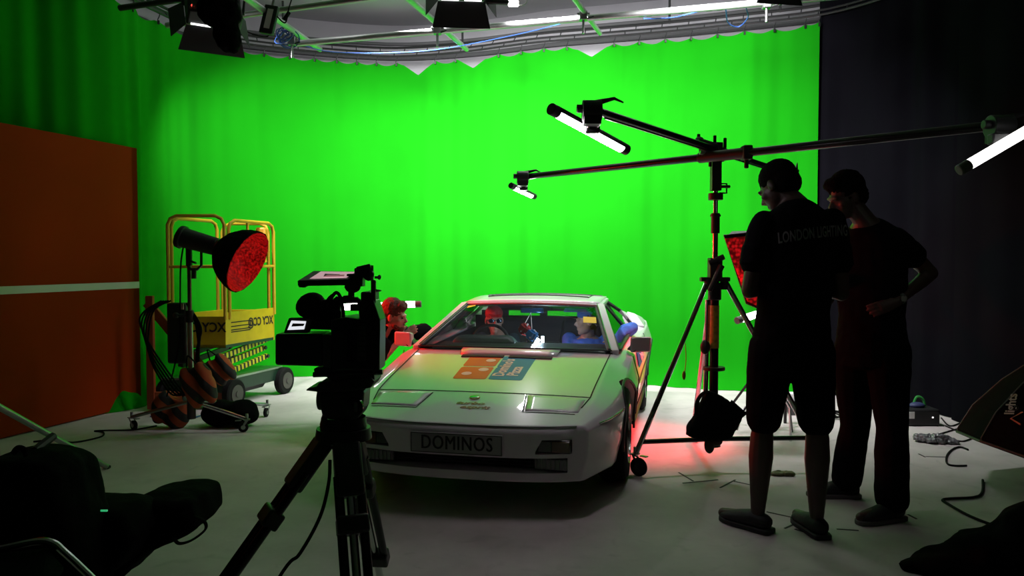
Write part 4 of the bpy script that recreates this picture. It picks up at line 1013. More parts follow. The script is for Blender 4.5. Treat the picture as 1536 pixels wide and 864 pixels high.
mb = MB(); mb.cyl(at(1190, 256, 6.2), at(1197, 258, 6.2), .02); mb.cyl(at(1194, 256, 6.2), at(1196, 244, 6.2), .016, .003); mb.tube([B_F, at(1194, 257, 6.2)], .008, 6)
mb.build('wing_nut', M_BLK, tb_)
def tube_lamp(a, b, r, label, half=None, em=None):
    a, b = V(a), V(b); t = thing('led_tube_lamp', label, 'tube lamp', (a+b)/2); d = (b-a).normalized(); L = (b-a).length
    if half is None:
        MB().cyl(a+d*.05, b-d*.05, r, n=20).build('diffuser', em or M_TUBE, t)
    else:        # emitting half faces «half»
        h = V(half); h = (h - d*h.dot(d)).normalized(); w = d.cross(h)
        rows = [[a+d*.04 + (h*math.cos(t_) + w*math.sin(t_))*r, b-d*.04 + (h*math.cos(t_) + w*math.sin(t_))*r] for t_ in [(-1.35+2.7*k/12) for k in range(13)]]
        MB().grid(rows).build('diffuser', em or M_TUBE, t)
        rows = [[a+d*.04 + (-h*math.cos(t_) + w*math.sin(t_))*r*1.03, b-d*.04 + (-h*math.cos(t_) + w*math.sin(t_))*r*1.03] for t_ in [(-1.75+3.5*k/14) for k in range(15)]]
        MB().grid(rows).build('back_shell', M_BLK, t, solid=.002)
    for p, q in ((a, a+d*.055), (b-d*.055, b)): MB().cyl(p, q, r*1.05, n=20).build('end_cap', mat('tube_cap', (.12,.12,.11), .4) if half is None else M_BLK, t, bevel=.004)
    return t
def bracket(top, tl, label):
    t = thing('grip_head', label, 'clamp', top); top = V(top)
    mb = MB(); mb.cyl(top+V((-.05,0,0)), top+V((.05,0,0)), .055); mb.box(top+V((0,0,-.02)), (.09,.09,.11)); mb.cyl(top+V((-.08,0,.01)), top+V((-.05,0,.01)), .022)
    mb.cyl(top+V((.02,0,.04)), top+V((.12,-.02,.06)), .016, .008); mb.cyl(top+V((.11,-.02,.06)), top+V((.16,-.03,.035)), .008, .004); mb.build('head', M_BLK, t, bevel=.01)
    mb = MB(); mb.cyl(top+V((-.02,0,-.06)), V(tl)+V((-.02,0,.0)), .007); mb.cyl(top+V((.025,0,-.06)), V(tl)+V((.025,0,.0)), .007); mb.build('drop_pins', M_STEEL, t)
    MB().box(V(tl)+V((0,0,.004)), (.075,.05,.05)).build('saddle', M_BLK, t, bevel=.008)
tube_lamp(at(826, 163, 3.9), at(940, 225, 4.35), .030, 'glowing tube lamp slung at the upper left end of the shorter boom', half=(-.1, -.12, -1), em=M_TUBES)
bracket(at(888, 166, 3.95), at(889, 194, 4.05), 'black grip head holding the upper glowing tube on the shorter boom')
tube_lamp(at(766, 278, 6.55), at(802, 295, 6.85), .026, 'small glowing tube lamp at the far left tip of the long boom', half=(-.1, -.1, -1), em=emis('strongest_tube_diffuser', (1, .86, .95), 120))
bracket(at(784, 266, 6.5), at(785, 282, 6.6), 'black grip head at the far left tip of the long boom')
tube_lamp(at(1438, 256, 3.35), at(1585, 170, 3.35), .024, 'large glowing white tube lamp at the right edge of the picture', half=None, em=M_TUBED)
bracket(at(1500, 190, 3.62), at(1497, 210, 3.42), 'black grip head at the right tip of the long boom')
tube_lamp(at(500, 461, 6.6), at(632, 456, 6.6), .028, 'glowing tube lamp behind the bearded man and the camera')
tube_lamp(at(1105, 481, 6.4), at(1215, 446, 6.9), .030, 'glowing tube lamp leaning behind the right stand and the man in shorts')
mb = MB(); mb.cyl(V((-1.61, 6.74, .95)), V((-1.61, 6.74, 0)), .014); mb.cyl(V((-1.61, 6.74, .95)), at(504, 464, 6.61), .010)
for a in (0, 2.1, 4.2):
    g = V((-1.61, 6.74, 0)); mb.cyl(g+V((0,0,.4)), g+V((math.cos(a)*.16, math.sin(a)*.16, .012)), .010)
tag(mb.build('tube_stand', M_BLK), 'thin black stand carrying the tube lamp, hidden behind the film camera', 'light stand')
mb = MB(); p = at(1180, 458, 6.72); mb.cyl(p, (p.x, p.y, .0), .014)
for a in (0.3, 2.4, 4.5): mb.cyl(V((p.x, p.y, .5)), V((p.x+math.cos(a)*.4, p.y+math.sin(a)*.4, .012)), .010)
tag(mb.build('tube_stand', M_BLK), 'thin black stand carrying the leaning tube lamp behind the man in shorts', 'light stand')
# tape strip dangling from the left leg
mb = MB(); mb.tube(smoothpath([at(1028,515,5.0), at(1029,540,5.0), at(1026,566,5.0)], 5), .006, 6, flat=.4); mb.ell(at(1026,563,5.0), (.012,.008,.03))
tag(mb.build('strap', mat('olive_strap', (.22,.16,.02), .7)), 'thin yellow strap dangling by the left leg of the boom stand', 'strap')
# black saddle bag on the braces
t = thing('saddle_bag', 'black canvas weight bag hung over the low brace of the boom stand', 'bag', V((1.36, 5.02, .2)))
poly = [(1062,587),(1078,591),(1108,611),(1120,620),(1111,642),(1099,660),(1078,666),(1052,663),(1031,656),(1033,642),(1043,628),(1053,606)]
n_ = [at(x, y, 4.93) for x, y in poly]; cc_ = sum(n_, V((0,0,0)))/len(n_)
mb = MB(); k_ = len(n_); rings_ = []
for d_, e_ in ((0, .72), (.03, .94), (.075, 1.0), (.12, .94), (.15, .72)): rings_.append([cc_+(q-cc_)*e_+V((0, d_-.02, 0)) for q in n_])
vs_ = [v for r in rings_ for v in r]; fs_ = [list(range(k_))[::-1], list(range(4*k_, 5*k_))]
for i in range(4): fs_ += [[i*k_+j, i*k_+(j+1) % k_, (i+1)*k_+(j+1) % k_, (i+1)*k_+j] for j in range(k_)]
mb.add(vs_, fs_); remeshed(mb, 'bag_body', M_NYL, t, .010, 4, .006, .07)
MB().tube(smoothpath([at(1072, 590, 4.98), at(1058, 588, 4.95), at(1047, 600, 4.93), at(1044, 622, 4.93)], 6), .022, 8, flat=.25).build('shoulder_strap', M_NYL, t)
MB().prism([at(1098,600,4.93), at(1116,616,4.93), at(1122,620,4.93), at(1112,628,4.95), at(1090,612,4.93)], (0,.01,0)).build('flap_corner', M_NYL, t)
mb = MB(); mb.ell(at(1064, 668, 5.0), (.035,.03,.055)); mb.ell(at(1075, 662, 5.0), (.04,.02,.03)); mb.build('loose_gaffer_tape', mat('brown_leather', (.05,.02,.015), .7), t)

# red gridded softbox behind the man in shorts
rs = thing('square_softbox', 'square softbox with glowing red honeycomb face, behind the man in shorts', 'softbox', at(1125, 400, 6.3))
P = [at(1087, 358, 6.05), at(1160, 350, 6.05), at(1160, 470, 6.05), at(1121, 452, 6.05)]
RE = mat('red_honeycomb', (.2, .004, .004), .6)
nt = RE.node_tree; b_ = nt.nodes['Principled BSDF']; bk = nt.nodes.new('ShaderNodeTexVoronoi'); bk.inputs['Scale'].default_value = 38; tc = nt.nodes.new('ShaderNodeTexCoord'); nt.links.new(tc.outputs['Object'], bk.inputs['Vector'])
mr_ = nt.nodes.new('ShaderNodeMapRange'); mr_.inputs['From Min'].default_value = .25; mr_.inputs['From Max'].default_value = .7; mr_.inputs['To Min'].default_value = .45; mr_.inputs['To Max'].default_value = .05
nt.links.new(bk.outputs['Distance'], mr_.inputs['Value']); nt.links.new(mr_.outputs['Result'], b_.inputs['Emission Strength']); b_.inputs['Emission Color'].default_value = (1, .01, .015, 1)
dr = V((-.55, -.62, -.45)).normalized(); back = at(1150, 395, 6.5)
MB().add(P, [[0,1,2,3]]).build('honeycomb_face', RE, rs, smooth=False, solid=.01)
mb = MB()
bb = [back+V((x, 0, z)) for x, z in ((-.08,.08), (.08,.08), (.08,-.08), (-.08,-.08))]
Po = [P[0]+V((-.01,0,.03)), P[1]+V((.02,0,.03)), P[2]+V((.02,0,-.02)), P[3]+V((-.01,0,-.02))]
T = [at(1098, 348, 6.25), at(1160, 346, 6.3)]
mb.add(Po+bb, [[0,1,5,4],[1,2,6,5],[2,3,7,6],[3,0,4,7],[4,5,6,7]]).build('shell', mat('softbox_grey', (.07,.07,.07), .8), rs, smooth=False, solid=.006)
MB().prism([P[0]+V((0,0,.0)), P[1], T[1], T[0]], (0,0,.006)).build('top_flap', MATS['softbox_grey'], rs, smooth=False)
lamp('red_softbox_light', 'SPOT', at(1105, 400, 5.95), (1.0, 6.1, .0), 260, (1, .02, .04), angle=1.15, blend=.7, soft=.2)
mb = MB(); mb.cyl(back, (back.x, back.y, 0), .016)
for a in (0.3, 2.4, 4.5): mb.cyl(V((back.x, back.y, .6)), V((back.x+math.cos(a)*.42, back.y+math.sin(a)*.42, .012)), .011)
tag(mb.build('softbox_stand', M_BLK), 'stand holding the red honeycomb softbox, hidden behind the man in shorts', 'light stand')

# ================================================================== FILM CAMERA ON TRIPOD
CY = 2.40
def c_(px, py, dy=0): return at(px, py, CY+dy)
fcm = thing('film_camera', 'black cinema camera rig with monitor on top, silhouetted on the tripod at left', 'film camera', c_(510, 570))
def slab(poly, d0, d1, name, m, parent=fcm, bevel=.004):
    n_ = [c_(x, y, d0) for x, y in poly]
    f_ = [p+V((0, d1-d0, 0)) for p in n_]; k = len(poly)
    return MB().add(n_+f_, [list(range(k)), list(range(k, 2*k))[::-1]] + [[i, (i+1) % k, k+(i+1) % k, k+i] for i in range(k)]).build(name, m, parent, bevel=bevel, smooth=False)
M_CAM = mat('camera_black', (.010, .010, .011), .42, noise=.15)
slab([(412,501),(484,501),(484,550),(412,548)], -.06, .06, 'battery', M_CAM, bevel=.008)
slab([(484,502),(497,503),(497,552),(484,550)], -.065, .065, 'battery_plate', mat('plate_grey', (.035,.032,.032), .5))
slab([(496,480),(520,476),(556,482),(560,556),(498,556)], -.07, .09, 'camera_body', M_CAM, bevel=.006)
slab([(520,500),(528,500),(528,545),(520,545)], -.078, -.07, 'side_port_cover', M_BLKG); slab([(536,486),(548,486),(548,542),(536,542)], -.08, -.07, 'card_door', mat('plate_grey2', (.02,.02,.02), .4))
mb = MB()
for k in range(6): mb.box(c_(542, 492+8*k, -.085), (.018,.004,.010))
mb.build('button_row', mat('button_grey', (.05,.05,.05), .4), fcm)
mb = MB(); mb.ell(c_(466, 458), (.048,.05,.040), Matrix.Rotation(-.5, 3, 'Y')); mb.cyl(c_(466, 462), c_(480, 470), .035)
mb.build('eyecup', M_RUB, fcm)
mb = MB(); mb.cyl(c_(476, 459), c_(512, 464), .026, .022, 20); mb.cyl(c_(462, 470), c_(485, 476), .02); mb.box(c_(500,474), (.06,.06,.04)); mb.build('viewfinder', M_CAM, fcm, bevel=.004)
slab([(462,476),(500,472),(518,480),(520,496),(460,494)], -.03, .07, 'viewfinder_mount', M_CAM)
sd = slab([(433,477),(470,477),(462,500),(425,500)], -.07, -.045, 'side_display', M_CAM, bevel=.003)
slab([(437,481),(459,482),(456,494),(431,495)], -.0735, -.071, 'lit_screen', emis('screen_white', (.85,.88,.95), .9), sd, bevel=0)
slab([(439,485),(457,485.5),(455,489),(437,490)], -.0745, -.0737, 'readout', mat('readout_dark', (.03,.03,.035), .4), sd, bevel=0)
MB().tube([c_(498,478), c_(499,454), c_(505,449), c_(536,450), c_(542,456), c_(544,480)], .010, 8).build('top_handle', M_CAM, fcm)
MB().tube(smoothpath([c_(492,470,-.02), c_(496,450,-.02), c_(504,439,-.02), c_(511,447,-.02), c_(515,470,-.02), c_(514,490,-.02)], 6), .0055, 8).build('looped_cable', M_RUB, fcm)
MB().tube(smoothpath([c_(490,480,-.05), c_(487,460,-.05), c_(494,447,-.05), c_(503,440,-.03)], 6), .005, 8).build('looped_cable', M_RUB, fcm)
# monitor on top: screen side tilted up towards the lens
mt = slab([(446,421),(518,419.5),(519,428),(460,429),(457,431.5),(448,431)], -.06, -.045, 'monitor', M_CAM, bevel=.002)
mon_n = [c_(446,421,-.06), c_(522,419,-.06), c_(541,407,.05), c_(470,406,.05)]
MB().prism(mon_n, (0,0,-.017)).build('monitor_case', M_CAM, mt, bevel=.003, smooth=False)
ms = [mon_n[0].lerp(mon_n[2], 0)*1 for _ in range(1)]
def mq(u, v): return (mon_n[0].lerp(mon_n[1], u)).lerp(mon_n[3].lerp(mon_n[2], u), v) + V((0,0,.0015))
MB().add([mq(.20,.12), mq(.93,.12), mq(.93,.88), mq(.20,.88)], [[0,1,2,3]]).build('monitor_screen', emis('pink_screen', (.60,.36,.40), .75), mt, smooth=False)
MB().add([mq(.42,.25)+V((0,0,.001)), mq(.86,.25)+V((0,0,.001)), mq(.80,.5)+V((0,0,.001)), mq(.45,.5)+V((0,0,.001))], [[0,1,2,3]]).build('screen_pattern', emis('dark_pink', (.35,.10,.14), .5), mt, smooth=False)  # dimmer pink pattern over the pink screen
mb = MB(); mb.box(c_(534,420), (.05,.05,.04)); mb.ell(c_(529,430), (.026,.025,.02)); mb.cyl(c_(535,404,-.02), c_(556,399,-.02), .008); mb.box(c_(545,409), (.05,.04,.03)); mb.ell(c_(553,412), (.018,.02,.02)); mb.cyl(c_(527,435), c_(527,448), .010); mb.box(c_(523,449), (.03,.03,.025))
mb.build('monitor_arm', M_CAM, fcm, bevel=.003)
MB().cyl(c_(558,398), c_(559,475), .0045).build('tall_rod', M_STEEL, fcm)
slab([(556,420),(563,420),(563,472),(557,473)], -.05, -.03, 'rod_bracket', mat('bracket_grey', (.045,.042,.045), .4))
mb = MB(); mb.cyl(c_(562,416,-.03), c_(571,416,-.03), .004); mb.ell(c_(569,416,-.03), (.006,.006,.008)); mb.cyl(c_(562,436,-.03), c_(572,436,-.03), .006, .002); mb.build('thumb_screws', M_STEEL, fcm)
slab([(541,438),(556,438),(558,560),(540,558)], -.05, .10, 'lens_module', M_CAM)
MB().cyl(c_(548,505), c_(560,505), .055, .06, 28).build('lens_barrel', M_CAM, fcm)
slab([(554,452),(560,450),(570,480),(569,556),(558,560)], -.06, .05, 'matte_box', M_CAM)
slab([(556,477),(561,477),(561,484),(556,484)], -.056, -.051, 'logo_plate', mat('blueish_plate', (.12,.14,.30), .4))
mb = MB()
for dy in (-.045, .045): mb.cyl(c_(470,562,dy), c_(574,558,dy), .0085)
mb.build('support_rods', M_BLKG, fcm)
slab([(470,553),(486,550),(520,548),(560,552),(562,572),(500,574),(490,566),(472,564)], -.05, .05, 'base_plate', M_CAM)
# lit knob cluster
MB().box(c_(533,461,.02), (.030,.02,.022)).build('follow_focus_motor', M_STEEL, fcm, bevel=.003)
tr = thing('camera_tripod', 'heavy black twin tube tripod with fluid head carrying the film camera', 'tripod', (c_(515,600).x, CY, 0))
TX = c_(515, 600).x
slab([(458,586),(462,582),(475,580),(478,574),(556,566),(562,572),(556,582),(520,588),(475,588)], -.06, .07, 'sliding_plate', M_CAM, tr)
MB().cyl(c_(478,598), c_(545,598), .036, n=24).build('tilt_drum', M_CAM, tr, bevel=.004)
slab([(476,588),(546,586),(544,614),(538,628),(528,632),(490,630),(482,622),(477,600)], -.06, .06, 'fluid_head', M_CAM, tr, bevel=.010)
MB().lathe(c_(532,610,-.062), (0,-1,0), [(0,.030),(.012,.028),(.014,.0)], 24).build('drag_dial', M_BLKG, tr)
slab([(531,604),(536,604),(536,618),(531,618)], -.078, -.074, 'dial_scale', mat('scale_grey', (.10,.10,.10), .5), tr)
MB().lathe(V((TX, CY, z_at(625, CY))), (0,0,-1), [(0,.07),(.03,.075),(.05,.06),(.06,.045),(.10,.04),(.12,0)], 28).build('bowl', M_CAM, tr)
MB().cyl(c_(500,628), c_(500,655), .02).build('bowl_clamp', M_BLK, tr)
MB().lathe(V((TX, CY, z_at(655, CY)+.03)), (0,0,-1), [(0,.0),(0,.085),(.035,.09),(.05,.05),(.05,0)], 24).build('crown', M_CAM, tr)
mb = MB(); mb.box(c_(480,652,-.03), (.02,.02,.012)); mb.box(c_(530,652,-.05), (.03,.02,.012)); mb.build('crown_label', mat('green_label', (.02,.25,.06), .4), tr)
apex = V((TX, CY, z_at(660, CY)))
for fx, fy in ((-1.20, 2.05), (-.335, 1.83), (-.49, 2.98)):
    foot = V((fx, fy, 0)); d = (foot-apex).normalized(); s_ = d.cross(V((0,0,1))).normalized(); t0 = apex + V((d.x, d.y, 0)).normalized()*.065 + V((0,0,-.0))
    d = (foot-t0).normalized(); L_ = (foot-t0).length; lean = s_.cross(d)
    lg = MB().box(t0+d*.08, (.085,.05,.17), Matrix((s_, lean, d)).transposed()).build('leg', M_CAM, tr, bevel=.01)
    mb = MB()
    for s in (-1, 1): mb.cyl(t0+d*.1+s_*.033*s, t0+d*L_*.60+s_*.033*s, .0145)
    mb.build('upper_tubes', M_TUBEK, lg)
    MB().cyl(t0+d*.1, t0+d*(L_-.03), .013).build('lower_tube', M_CHR if fx > -1 else M_TUBEK, lg)
    for q in (.24, .60): MB().box(t0+d*L_*q, (.095,.055,.055), Matrix((s_, lean, d)).transposed()).build('leg_clamp', M_CAM, lg, bevel=.008)
    MB().cyl(foot-d*.05+V((0,0,.0)), foot-d*.0+V((0,0,.004)), .022, .01).build('spiked_foot', M_RUB, lg)
mb = MB(); mb.tube(smoothpath([c_(495,690,-.02), c_(493,725,-.05), c_(480,775,-.08), c_(450,830,-.12), c_(415,872,-.15), V((-.98,2.2,.012)), V((-1.2,2.1,.012))], 8), .0055, 8)
tag(mb.build('camera_cable', M_RUB), 'thin black cable hanging down between the tripod legs', 'cable')

# ================================================================== PEOPLE
def loft(mb, rings, side, n=14, cap=True):
    """rings: (centre, half width along side, half depth)"""
    P = [V(r[0]) for r in rings]; side = V(side); out = []
    for i, (c, a, b) in enumerate(rings):
        d = (P[min(i+1, len(P)-1)]-P[max(i-1, 0)]).normalized(); s = (side - d*side.dot(d))
        if s.length < 1e-3: s = d.orthogonal()
        s.normalize(); f = d.cross(s)
        out.append([P[i] + s*a*math.cos(2*PI*k/n) + f*b*math.sin(2*PI*k/n) for k in range(n)])
    vs = [v for r in out for v in r]; L = len(out); fs = [[i*n+k, i*n+(k+1) % n, (i+1)*n+(k+1) % n, (i+1)*n+k] for i in range(L-1) for k in range(n)]
    if cap: fs += [list(range(n))[::-1], [(L-1)*n+k for k in range(n)]]
    mb.add(vs, fs)
def limb(mb, a, b, ra, rb, bulge=1.0, at_=.35, n=12, ends=True):
    a, b = V(a), V(b); m = a.lerp(b, at_); rm = (ra+(rb-ra)*at_)*bulge
    mb.tube([a, m, b], [ra, rm, rb], n)
    if ends: mb.ell(a, (ra,)*3, n=12, m=8); mb.ell(b, (rb,)*3, n=12, m=8)
def hand(mb, w, d, pn, side, curl=.5, sc=1.0, thumb=1):
    """w wrist, d finger direction, pn palm normal (fingers curl this way), side: unit towards thumb"""
    w = V(w); d = V(d).normalized(); pn = V(pn); pn = (pn-d*pn.dot(d)).normalized(); sd = d.cross(pn)
    if sd.dot(V(side)) < 0: sd = -sd
    loft(mb, [(w-d*.02*sc, .027*sc, .02*sc), (w+d*.02*sc, .033*sc, .017*sc), (w+d*.06*sc, .041*sc, .016*sc), (w+d*.092*sc, .040*sc, .013*sc)], sd, 12)
    for off, ln in ((.031, .068), (.011, .076), (-.010, .071), (-.030, .056)):
        p = w + d*.085*sc + sd*off*sc; ang = curl*.5; q = d*math.cos(ang)+pn*math.sin(ang); pts = [p]
        for k, f in enumerate((.45, .32, .23)):
            pts.append(pts[-1] + (q + sd*off*2.0)*ln*f*sc); ang += curl*.6; q = d*math.cos(ang)+pn*math.sin(ang)
        mb.tube(pts, [.0098*sc, .0092*sc, .0086*sc, .0075*sc], 8); mb.ell(pts[-1], (.0078*sc,)*3, n=8, m=6)
    p = w + d*.018*sc + sd*.028*sc; t1 = p + (d*.55+sd*.75+pn*.25).normalized()*.040*sc; t2 = t1 + (d*.85+sd*.35+pn*.3*curl).normalized()*.030*sc; t3 = t2 + (d*.95+sd*.1+pn*.4*curl).normalized()*.022*sc
    mb.tube([p, t1, t2, t3], [.014*sc, .0115*sc, .0105*sc, .008*sc], 8); mb.ell(t3, (.0085*sc,)*3, n=8, m=6)
def head(mb, c, Fd, U=(0,0,1), sc=1.0):
    Fd = V(Fd).normalized(); U = V(U); U = (U-Fd*U.dot(Fd)).normalized(); Rt = Fd.cross(U); R = Matrix((Rt, Fd, U)).transposed(); c = V(c)
    P = lambda x, y, z: c + R @ V((x, y, z))*sc; E_ = lambda x, y, z, a, b, d: mb.ell(P(x, y, z), (a*sc, b*sc, d*sc), R, 16, 10)
    E_(0, -.012, .035, .075, .097, .088); E_(0, .030, -.020, .064, .066, .088); E_(0, .045, -.072, .046, .046, .040); E_(0, .070, -.098, .024, .022, .020)
    mb.tube([P(0, .088, .012), P(0, .108, -.018), P(0, .112, -.030)], [.009*sc, .013*sc, .016*sc], 8); E_(0, .094, -.034, .019, .014, .010)
    E_(0, .086, .022, .052, .014, .012); E_(0, .087, -.060, .024, .012, .007); E_(0, .086, -.069, .021, .012, .008)
    E_(-.045, .062, -.022, .022, .024, .020); E_(.045, .062, -.022, .022, .024, .020)
    for s in (-1, 1): E_(s*.077, -.004, -.008, .010, .020, .032)
    return P, R
def person(label, root, J, skin, sc=1.0, voxel=.0065):
    t = thing('person', label, 'person', root)
    mb = MB(); side = (V(J['SR'])-V(J['SL'])).normalized(); hipc = (V(J['HL'])+V(J['HR']))/2; sh = (V(J['SL'])+V(J['SR']))/2; nb = V(J['N'])
    w = J.get('w', 1.0)
    loft(mb, [(hipc-(sh-hipc)*.10, .12*w, .085*w), (hipc, .165*w, .115*w), (hipc.lerp(sh, .30), .142*w, .10*w), (hipc.lerp(sh, .62), .160*w, .112*w), (hipc.lerp(sh, .86), .165*w, .105*w), (sh+(nb-sh)*.35, .13*w, .08*w), (nb, .062, .062)], side, 18)
    hc = V(J['H']); limb(mb, nb-(hc-nb)*.3, nb.lerp(hc, .75), .062, .056, 1.0)
    P, R = head(mb, hc, J['F'], J.get('U', (0,0,1)), sc)
    for q in 'LR':
        S_, E_, W_ = V(J['S'+q]), V(J['E'+q]), V(J['W'+q])
        limb(mb, S_.lerp(sh, .06), E_, .050*w, .041, 1.05); limb(mb, E_, W_, .041, .026, 1.12, .25)
        hd_ = J.get('hand'+q, ((W_-E_), (0,0,-1), (0,1,0), .5)); hand(mb, W_+(W_-E_).normalized()*.01, *hd_)
        Hp, K_, A_ = V(J['H'+q]), V(J['K'+q]), V(J['A'+q])
        limb(mb, Hp, K_, .086*w, .056, 1.02); limb(mb, K_, A_, .054*w, .037, 1.22, .28)
        toe = V(J['T'+q]); limb(mb, A_+V((0,0,-.03)), toe, .038, .028)
    b = remeshed(mb, 'body', skin, t, voxel, 3)
    return t, P, R, side, hipc, sh, nb
def tee(t, J, sleeve, m, hem=-.12, w=None, infl=.016, name='t_shirt', disp=.006, belly=1.0):
    w = w or J.get('w', 1.0); mb = MB(); side = (V(J['SR'])-V(J['SL'])).normalized(); hipc = (V(J['HL'])+V(J['HR']))/2; sh = (V(J['SL'])+V(J['SR']))/2; nb = V(J['N'])
    r = lambda a, b: (a*w+infl, b*w+infl)
    loft(mb, [(hipc+(sh-hipc)*hem, *r(.168, .118)), (hipc.lerp(sh, .12), *r(.164, .116)), (hipc.lerp(sh, .32), *r(.152*belly, .108*belly)), (hipc.lerp(sh, .62), *r(.165, .116)), (hipc.lerp(sh, .86), *r(.168, .108)), (sh+(nb-sh)*.25, *r(.155, .088)), (sh+(nb-sh)*.62, *r(.095, .07)), (nb-(nb-sh)*.12, .068+infl*.5, .066+infl*.5)], side, 20)
    for q in 'LR':
        S_, E_, W_ = V(J['S'+q]), V(J['E'+q]), V(J['W'+q])
        if sleeve <= 1: limb(mb, S_.lerp(sh, .10), S_.lerp(E_, sleeve), .056*w+infl*.7, .050+infl, 1.05); mb.tube([S_.lerp(E_, sleeve*.6), S_.lerp(E_, sleeve+.04)], [.056+infl, .057+infl], 14)
        else: limb(mb, S_, E_, .064*w+infl*.5, .048+infl*.6, 1.05); limb(mb, E_, E_.lerp(W_, sleeve-1), .048+infl*.6, .038+infl*.5, 1.05)
    return remeshed(mb, name, m, t, .009, 4, disp, .11)
def bottoms(t, J, leg, m, name, infl=.018, flare=0.0, disp=.006):
    w = J.get('w', 1.0); mb = MB(); side = (V(J['SR'])-V(J['SL'])).normalized(); hipc = (V(J['HL'])+V(J['HR']))/2; sh = (V(J['SL'])+V(J['SR']))/2
    loft(mb, [(hipc-(sh-hipc)*.14, .12*w+infl, .085*w+infl), (hipc, .168*w+infl, .118*w+infl), (hipc.lerp(sh, .2), .150*w+infl, .108*w+infl)], side, 20)
    for q in 'LR':
        Hp, K_, A_ = V(J['H'+q]), V(J['K'+q]), V(J['A'+q])
        if leg <= 1: limb(mb, Hp, Hp.lerp(K_, leg), .090*w+infl, .066+infl+flare, 1.02)
        else: limb(mb, Hp, K_, .090*w+infl, .060+infl, 1.02); limb(mb, K_, K_.lerp(A_, leg-1), .060+infl, .048+infl+flare, 1.04)
    return remeshed(mb, name, m, t, .010, 4, disp, .13)
def shoe(t, A_, toe, m, sole_m, name='shoe', croc=False, w=.048):
    A_, toe = V(A_), V(toe); f = V((toe.x-A_.x, toe.y-A_.y, 0)).normalized(); s = V((-f.y, f.x, 0)); heel = V((A_.x, A_.y, 0))-f*.075; L = .30
    mb = MB(); loft(mb, [(heel+V((0,0,.055)), .030, .030), (heel+f*.03+V((0,0,.058)), w*.85, .042), (heel+f*.10+V((0,0,.062)), w, .05 if croc else .055), (heel+f*.18+V((0,0,.050)), w*1.05, .040), (heel+f*.25+V((0,0,.040)), w*1.05, .030), (heel+f*.295+V((0,0,.034)), w*.6, .018)], s, 14)
    if not croc: mb.tube([heel+f*.07+V((0,0,.07)), heel+f*.075+V((0,0,.12))], [.048, .045], 14)
    sh_ = remeshed(mb, name, m, t, .008, 3)
    poly = []
    for a, b in ((-.012,.6),(-.005,.8),(.03,.95),(.12,.98),(.2,1.1),(.26,1.0),(.295,.7),(.31,.35)): poly.append((a, b*w))
    pts = [heel+f*a+s*b for a, b in poly]+[heel+f*a-s*b for a, b in poly[::-1]]
    MB().prism([p+V((0,0,.002)) for p in pts], (0,0,.026)).build('sole', sole_m, sh_, bevel=.006) if False else None
    o = MB().prism([p+V((0,0,.002)) for p in pts], (0,0,.026)).build('sole', sole_m, t, bevel=.006); o.parent = sh_
    return sh_
def hair(t, P, R, m, sc, top=.02, back=.0, vol=1.0, name='hair', front=.0, disp=.006):
    mb = MB(); e = lambda x, y, z, a, b, d: mb.ell(P(x, y, z), (a*sc*vol, b*sc*vol, d*sc*vol), R, 18, 12)
    e(0, -.020, .050, .081, .099, .086+top); e(0, -.050, .0, .077, .068, .075)
    if front: e(0, .055, .095, .058, .048, .030+front)
    return remeshed(mb, name, m, t, .008, 3, disp, .02)

M_SOLE = mat('grey_sole', (.11, .10, .10), .7); M_SHOE = mat('black_shoe', (.010, .010, .011), .7, bump=.3, bscale=30)
# --- man in shorts, back to the camera
Y1 = 3.95
a1 = lambda px, py, Y=Y1: at(px, py, Y)
JA = dict(HL=a1(1156,524), HR=a1(1217,524), KL=a1(1143,652,3.98), KR=a1(1226,655,3.92), AL=V((1.33, 4.03, .10)), AR=V((1.62, 3.96, .10)),
          TL=V((1.19, 4.20, .04)), TR=V((1.60, 4.18, .04)), SL=a1(1141,338), SR=a1(1252,334), N=a1(1190,303,4.0), H=a1(1168,281,4.06), F=(-.55, .62, -.55), U=(.0, .2, 1),
          EL=a1(1124,436,3.92), ER=a1(1262,440,3.92), WL=a1(1160,428,4.14), WR=a1(1206,424,4.16),
          handL=((.6,.5,.1),(.3,.3,1),(0,1,0),.6), handR=((-.6,.5,.1),(-.3,.3,1),(0,1,0),.6), w=1.1)
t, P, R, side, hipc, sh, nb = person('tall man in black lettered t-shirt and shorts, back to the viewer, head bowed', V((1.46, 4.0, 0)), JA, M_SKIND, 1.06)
tA = t
tee(t, JA, .58, M_TEE, hem=-.20, infl=.020); bottoms(t, JA, .80, mat('dark_shorts', (.006,.006,.007), .95, bump=.3, spec=.03), 'shorts', .020, .010)
hair(t, P, R, M_HAIRD, 1.06, .004, vol=1.03, name='cropped_hair', disp=.002)
shoe(t, JA['AL'], JA['TL'], M_SHOE, M_SHOE, 'clog', True, .056); shoe(t, JA['AR'], JA['TR'], M_SHOE, M_SHOE, 'clog', True, .056)
# phone in his hands
ph = thing('mobile_phone', 'phone held in front of the man in shorts', 'phone', a1(1184,420,4.28)); MB().box(a1(1183,418,4.27), (.075,.012,.15), Matrix.Rotation(-.9,3,'X')).build('phone_body', M_BLKG, ph, bevel=.004)
